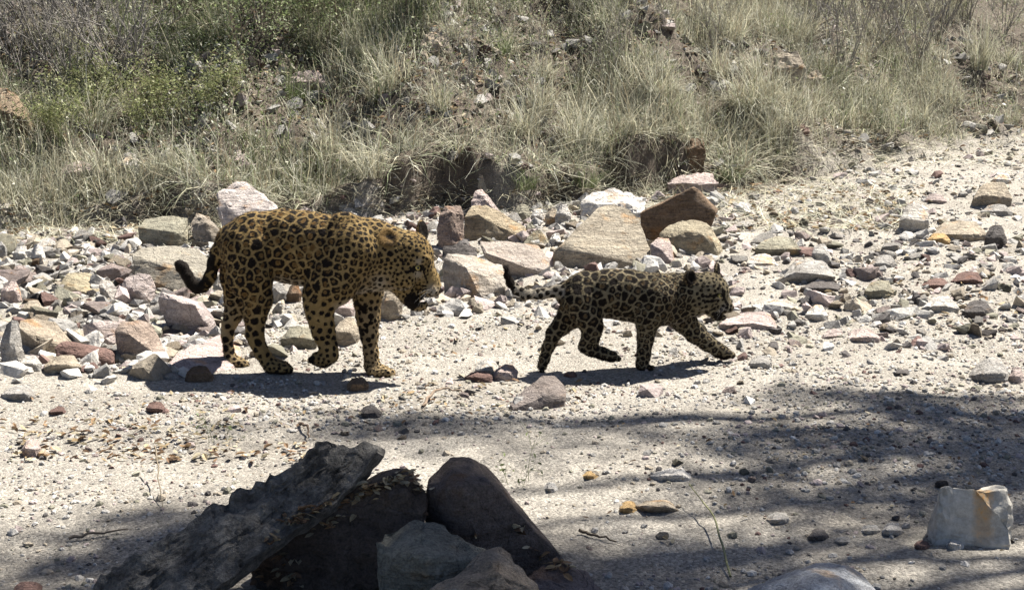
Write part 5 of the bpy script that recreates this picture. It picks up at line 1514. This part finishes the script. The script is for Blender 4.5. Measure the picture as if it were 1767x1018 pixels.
def build_shrubs():
    r = np.random.default_rng(21)
    leafy = [shrub_parts(300 + i, .75 + .2 * i, 6, 900, .024, GREEN * 1.25, (.16, .13, .10)) for i in range(3)]
    greyish = [shrub_parts(320 + i, .8, 7, 420, .014, np.array([(.24, .25, .18), (.30, .29, .21), (.20, .21, .13)]), (.22, .20, .18)) for i in range(3)]
    twiggy = [shrub_parts(340 + i, .85, 9, 60, .014, STRAW, (.19, .175, .16), .6) for i in range(3)]
    yell = [shrub_parts(360 + i, .45, 7, 700, .014, np.array([(.23, .25, .11), (.19, .22, .09), (.27, .27, .14)]), (.2, .2, .1), .7) for i in range(2)]
    def put(kind, px, py, sc, lab, grp=None, name='shrub'):
        g = ground_at(px, py)
        root = link(name, None, loc=tuple(g)); root.scale = (sc,) * 3; root.rotation_euler = (0, 0, r.random() * 6.28)
        root.empty_display_size = .1
        tag(root, lab, 'shrub', grp)
        st, lv = kind[r.integers(len(kind))]
        link('stems', st, None, root)
        if lv: link('leaves', lv, None, root)
    for px, py in ((455, 70), (520, 45), (590, 60), (640, 30), (560, 100), (420, 110), (690, 40), (480, 15), (620, 5), (350, 40), (300, 80), (735, 20)):
        put(leafy, px, py, .55 + .35 * r.random(), 'broad-leaved green shrub at the top of the bank behind the pinkish outcrop', 'green shrubs at the top of the bank')
    for px, py in ((160, 215), (230, 205), (290, 190), (340, 215), (110, 240), (60, 250), (390, 180), (250, 240), (180, 180)):
        put(yell, px, py, .7 + .4 * r.random(), 'low yellow-green bush above the dry grass at the foot of the grey brush', 'low yellow-green bushes')
    for px, py in ((40, 130), (90, 110), (130, 150), (20, 70), (180, 110), (70, 50), (120, 60), (200, 150), (240, 120), (160, 40)):
        put(twiggy, px, py, .9 + .4 * r.random(), 'grey leafless brush beside the rust-coloured rock', 'grey leafless brush on the bank')
    for px, py in ((1430, 60), (1490, 100), (1540, 70), (1580, 110), (1460, 130), (1620, 60), (1400, 40), (1520, 20), (1730, 60), (1670, 30)):
        put(greyish if r.random() < .6 else twiggy, px, py, .85 + .4 * r.random(), 'grey-green scrubby bush on the dry bank past the tan boulder', 'grey-green scrub past the tan boulder')
    for px, py in ((860, 60), (930, 100), (1000, 60), (1080, 90), (1150, 50), (800, 150), (1230, 80), (1050, 150), (890, 180)):
        put(greyish, px, py, .45 + .3 * r.random(), 'small grey-leaved bush among straw on the middle of the bank', 'small grey-leaved bushes in the straw')
    # green sprigs on the bed
    spr = [shrub_parts(380, .14, 3, 40, .007, GREEN, (.16, .18, .08), .25)]
    put(spr, 372, 768, 1.0, 'thin green sprig on the gravel above the leaning slab', None, 'sprig')
    put(spr, 898, 832, 1.1, 'thin green sprig by the dark pointed boulder', None, 'sprig')
build_shrubs()

def build_sticks():
    r = np.random.default_rng(8)
    def stick(pts, rad, col, lab, name='stick', grp=None, cat='stick'):
        p = np.array(pts, float)
        o0 = p[0].copy()
        t = np.linspace(0, 1, 13); s = np.linspace(0, 1, len(p))
        q = np.stack([np.interp(t, s, p[:, i]) for i in range(3)], 1)
        q = q + r.normal(size=q.shape) * rad * .5
        V, F = tubes([(q - o0, [rad * (1 - .6 * a) for a in t])], 6)
        me = make_mesh('stick', V, [F], True, np.repeat([col], len(V), 0)); 
        o = link(name, me, TWIG_M, loc=tuple(o0)); tag(o, lab, cat, grp)
    g = lambda px, py, dz=0.01: ground_at(px, py) + np.array([0, 0, dz])
    stick([g(732, 703), g(745, 690, .03), g(765, 684, .035), g(800, 682, .015)], .007, (.20, .15, .11), 'bent dead twig lying on gravel in front of the cats')
    stick([g(1262, 1000), g(1235, 930, .05), g(1210, 890, .05), g(1188, 868, .06)], .0035, (.22, .22, .12), 'long thin stalk leaning over the shaded sand')
    stick([g(1000, 922), g(1030, 930, .012), g(1062, 938)], .005, (.10, .08, .06), 'short dark twig on the sand by the foreground pile')
    stick([g(516, 735), g(530, 748, .03), g(534, 762, .01)], .006, (.10, .07, .05), 'small curled brown twig above the leaning slab tip')
    stick([g(270, 820, .10), g(276, 850, .05), g(280, 880, .0)], .003, (.17, .14, .10), 'thin dry stem standing on the sand left of the slab')
    stick([g(120, 935), g(170, 928, .015), g(225, 920)], .005, (.12, .10, .08), 'dark twig lying on the sand left of the slab')
    for i in range(16):
        px = 830 + 520 * r.random(); py = 130 + 180 * r.random()
        b = g(px, py, 0); a = r.random() * 6.28; L = .35 + .35 * r.random(); ln = .3 + .9 * r.random()
        d = np.array([math.cos(a) * ln, math.sin(a) * ln, 1]); d /= np.linalg.norm(d)
        stick([b, b + d * L * .5, b + d * L + [0, 0, -.05]], .004, (.36, .32, .23), 'pale dry stalk poking out of the straw above the cut bank', 'dry_stalk', 'pale stalks above the cut bank', 'stalk')
build_sticks()

# ------------------------------------------------------------------ trees outside the view that shade the near sand and the far corner
SX, SY = SUN.x / SUN.z, SUN.y / SUN.z
def build_tree(name, label, trunk, blobs, seed, leaf=.035, tall=1.0, dens=1.0):
    """blobs: (ground x, ground y, radius x, radius y, crown height, leaves): clumps of the crown over the ground they shade"""
    r = np.random.default_rng(seed)
    tx, ty = trunk; tz = float(terrain(np.array([tx]), np.array([ty]))[0])
    root = link(name, None, loc=(tx, ty, tz)); tag(root, label, 'tree')
    fork = np.array([0.1, -.1, 2.4])
    tr = [([np.array([0, 0, -.1]), np.array([.05, 0, .9]), np.array([.02, -.06, 1.7]), fork], [.20, .16, .14, .13])]
    limbs = []; P_, S_ = [], []
    for (gx, gy, rx, ry, h, n) in blobs:
        h = h * tall; ry = ry * 1.35; n = int(n * dens)
        c = np.array([gx + SX * h - tx, gy + SY * h - ty, h - tz])
        m = (fork + c) / 2 + np.array([0, 0, .45]) + r.normal(size=3) * .15
        limbs.append(([fork, (fork + m) / 2 + [0, 0, .15], m, (m + c) / 2, c], [.075, .06, .045, .03, .012]))
        for k in range(7):
            e = c + r.normal(size=3) * np.array([rx, ry, .25]) * .7
            limbs.append(([m * .3 + c * .7, (c + e) / 2, e], [.02, .012, .004]))
        # sprays of leaves: small dense tufts with gaps
        nt = max(int(n / 45), 1)
        tc = c + r.normal(size=(nt, 3)) * np.array([rx, ry, .30]) * .55
        p = tc[r.integers(0, nt, n)] + r.normal(size=(n, 3)) * np.array([.16, .11, .08])
        P_.append(p); S_.append(leaf * (.6 + .7 * r.random(n)))
    V, F = tubes(tr, 10); t_me = make_mesh('trunk', V, [F], True, np.repeat([(.14, .11, .085)], len(V), 0)); link('trunk', t_me, TWIG_M, root)
    V, F = tubes(limbs, 6); l_me = make_mesh('limbs', V, [F], True, np.repeat([(.14, .11, .085)], len(V), 0)); link('limbs', l_me, TWIG_M, root)
    p = np.concatenate(P_); s = np.concatenate(S_)
    V, F, C = leaf_cards(r, p, s, GREEN[r.integers(0, len(GREEN), len(p))] * (.6 + .5 * r.random((len(p), 1))), 1.1, .45, .2)
    link('crown', make_mesh('crown', V, [F], False, C), GREEN_M, root)

build_tree('tree', 'spreading mesquite-like tree whose crown shades the near sand', (6.2, 6.4),
    [(-0.75, 3.05, .5, .35, 5.2, 1700), (-.25, 2.9, .45, .3, 5.0, 1500), (.1, 3.3, .35, .2, 5.6, 900), (.45, 3.35, .4, .16, 5.4, 500), (-1.1, 3.45, .45, .10, 5.6, 330), (-.9, 3.75, .35, .07, 5.8, 200),
     (.95, 3.95, .55, .16, 5.0, 900), (1.5, 4.05, .5, .22, 5.4, 1000), (1.35, 4.45, .55, .25, 5.8, 1300), (.75, 4.55, .5, .10, 6.0, 520), (1.75, 4.9, .4, .2, 5.6, 800), (1.9, 4.3, .4, .3, 5.2, 800),
     (.15, 4.75, .55, .10, 6.2, 420), (-.45, 4.85, .5, .08, 6.4, 330), (1.3, 5.15, .4, .08, 6.0, 300), (.9, 3.0, .5, .18, 5.2, 650), (1.45, 2.95, .35, .10, 5.0, 250), (0.3, 2.4, .7, .4, 5.0, 1600), (-.9, 2.3, .7, .4, 5.0, 1600)], 3, .04, 1.3, .66)
build_tree('tree', 'dense tree on the upper bank whose crown darkens the corner behind the grey brush', (-2.2, 19.5),
    [(-4.6, 13.4, .8, .5, 6.6, 1400), (-3.9, 13.8, .7, .5, 6.8, 1300), (-5.2, 13.0, .7, .5, 6.4, 1200), (-3.2, 14.2, .6, .4, 6.9, 900), (-5.6, 12.2, .5, .4, 6.2, 700)], 4, .05)
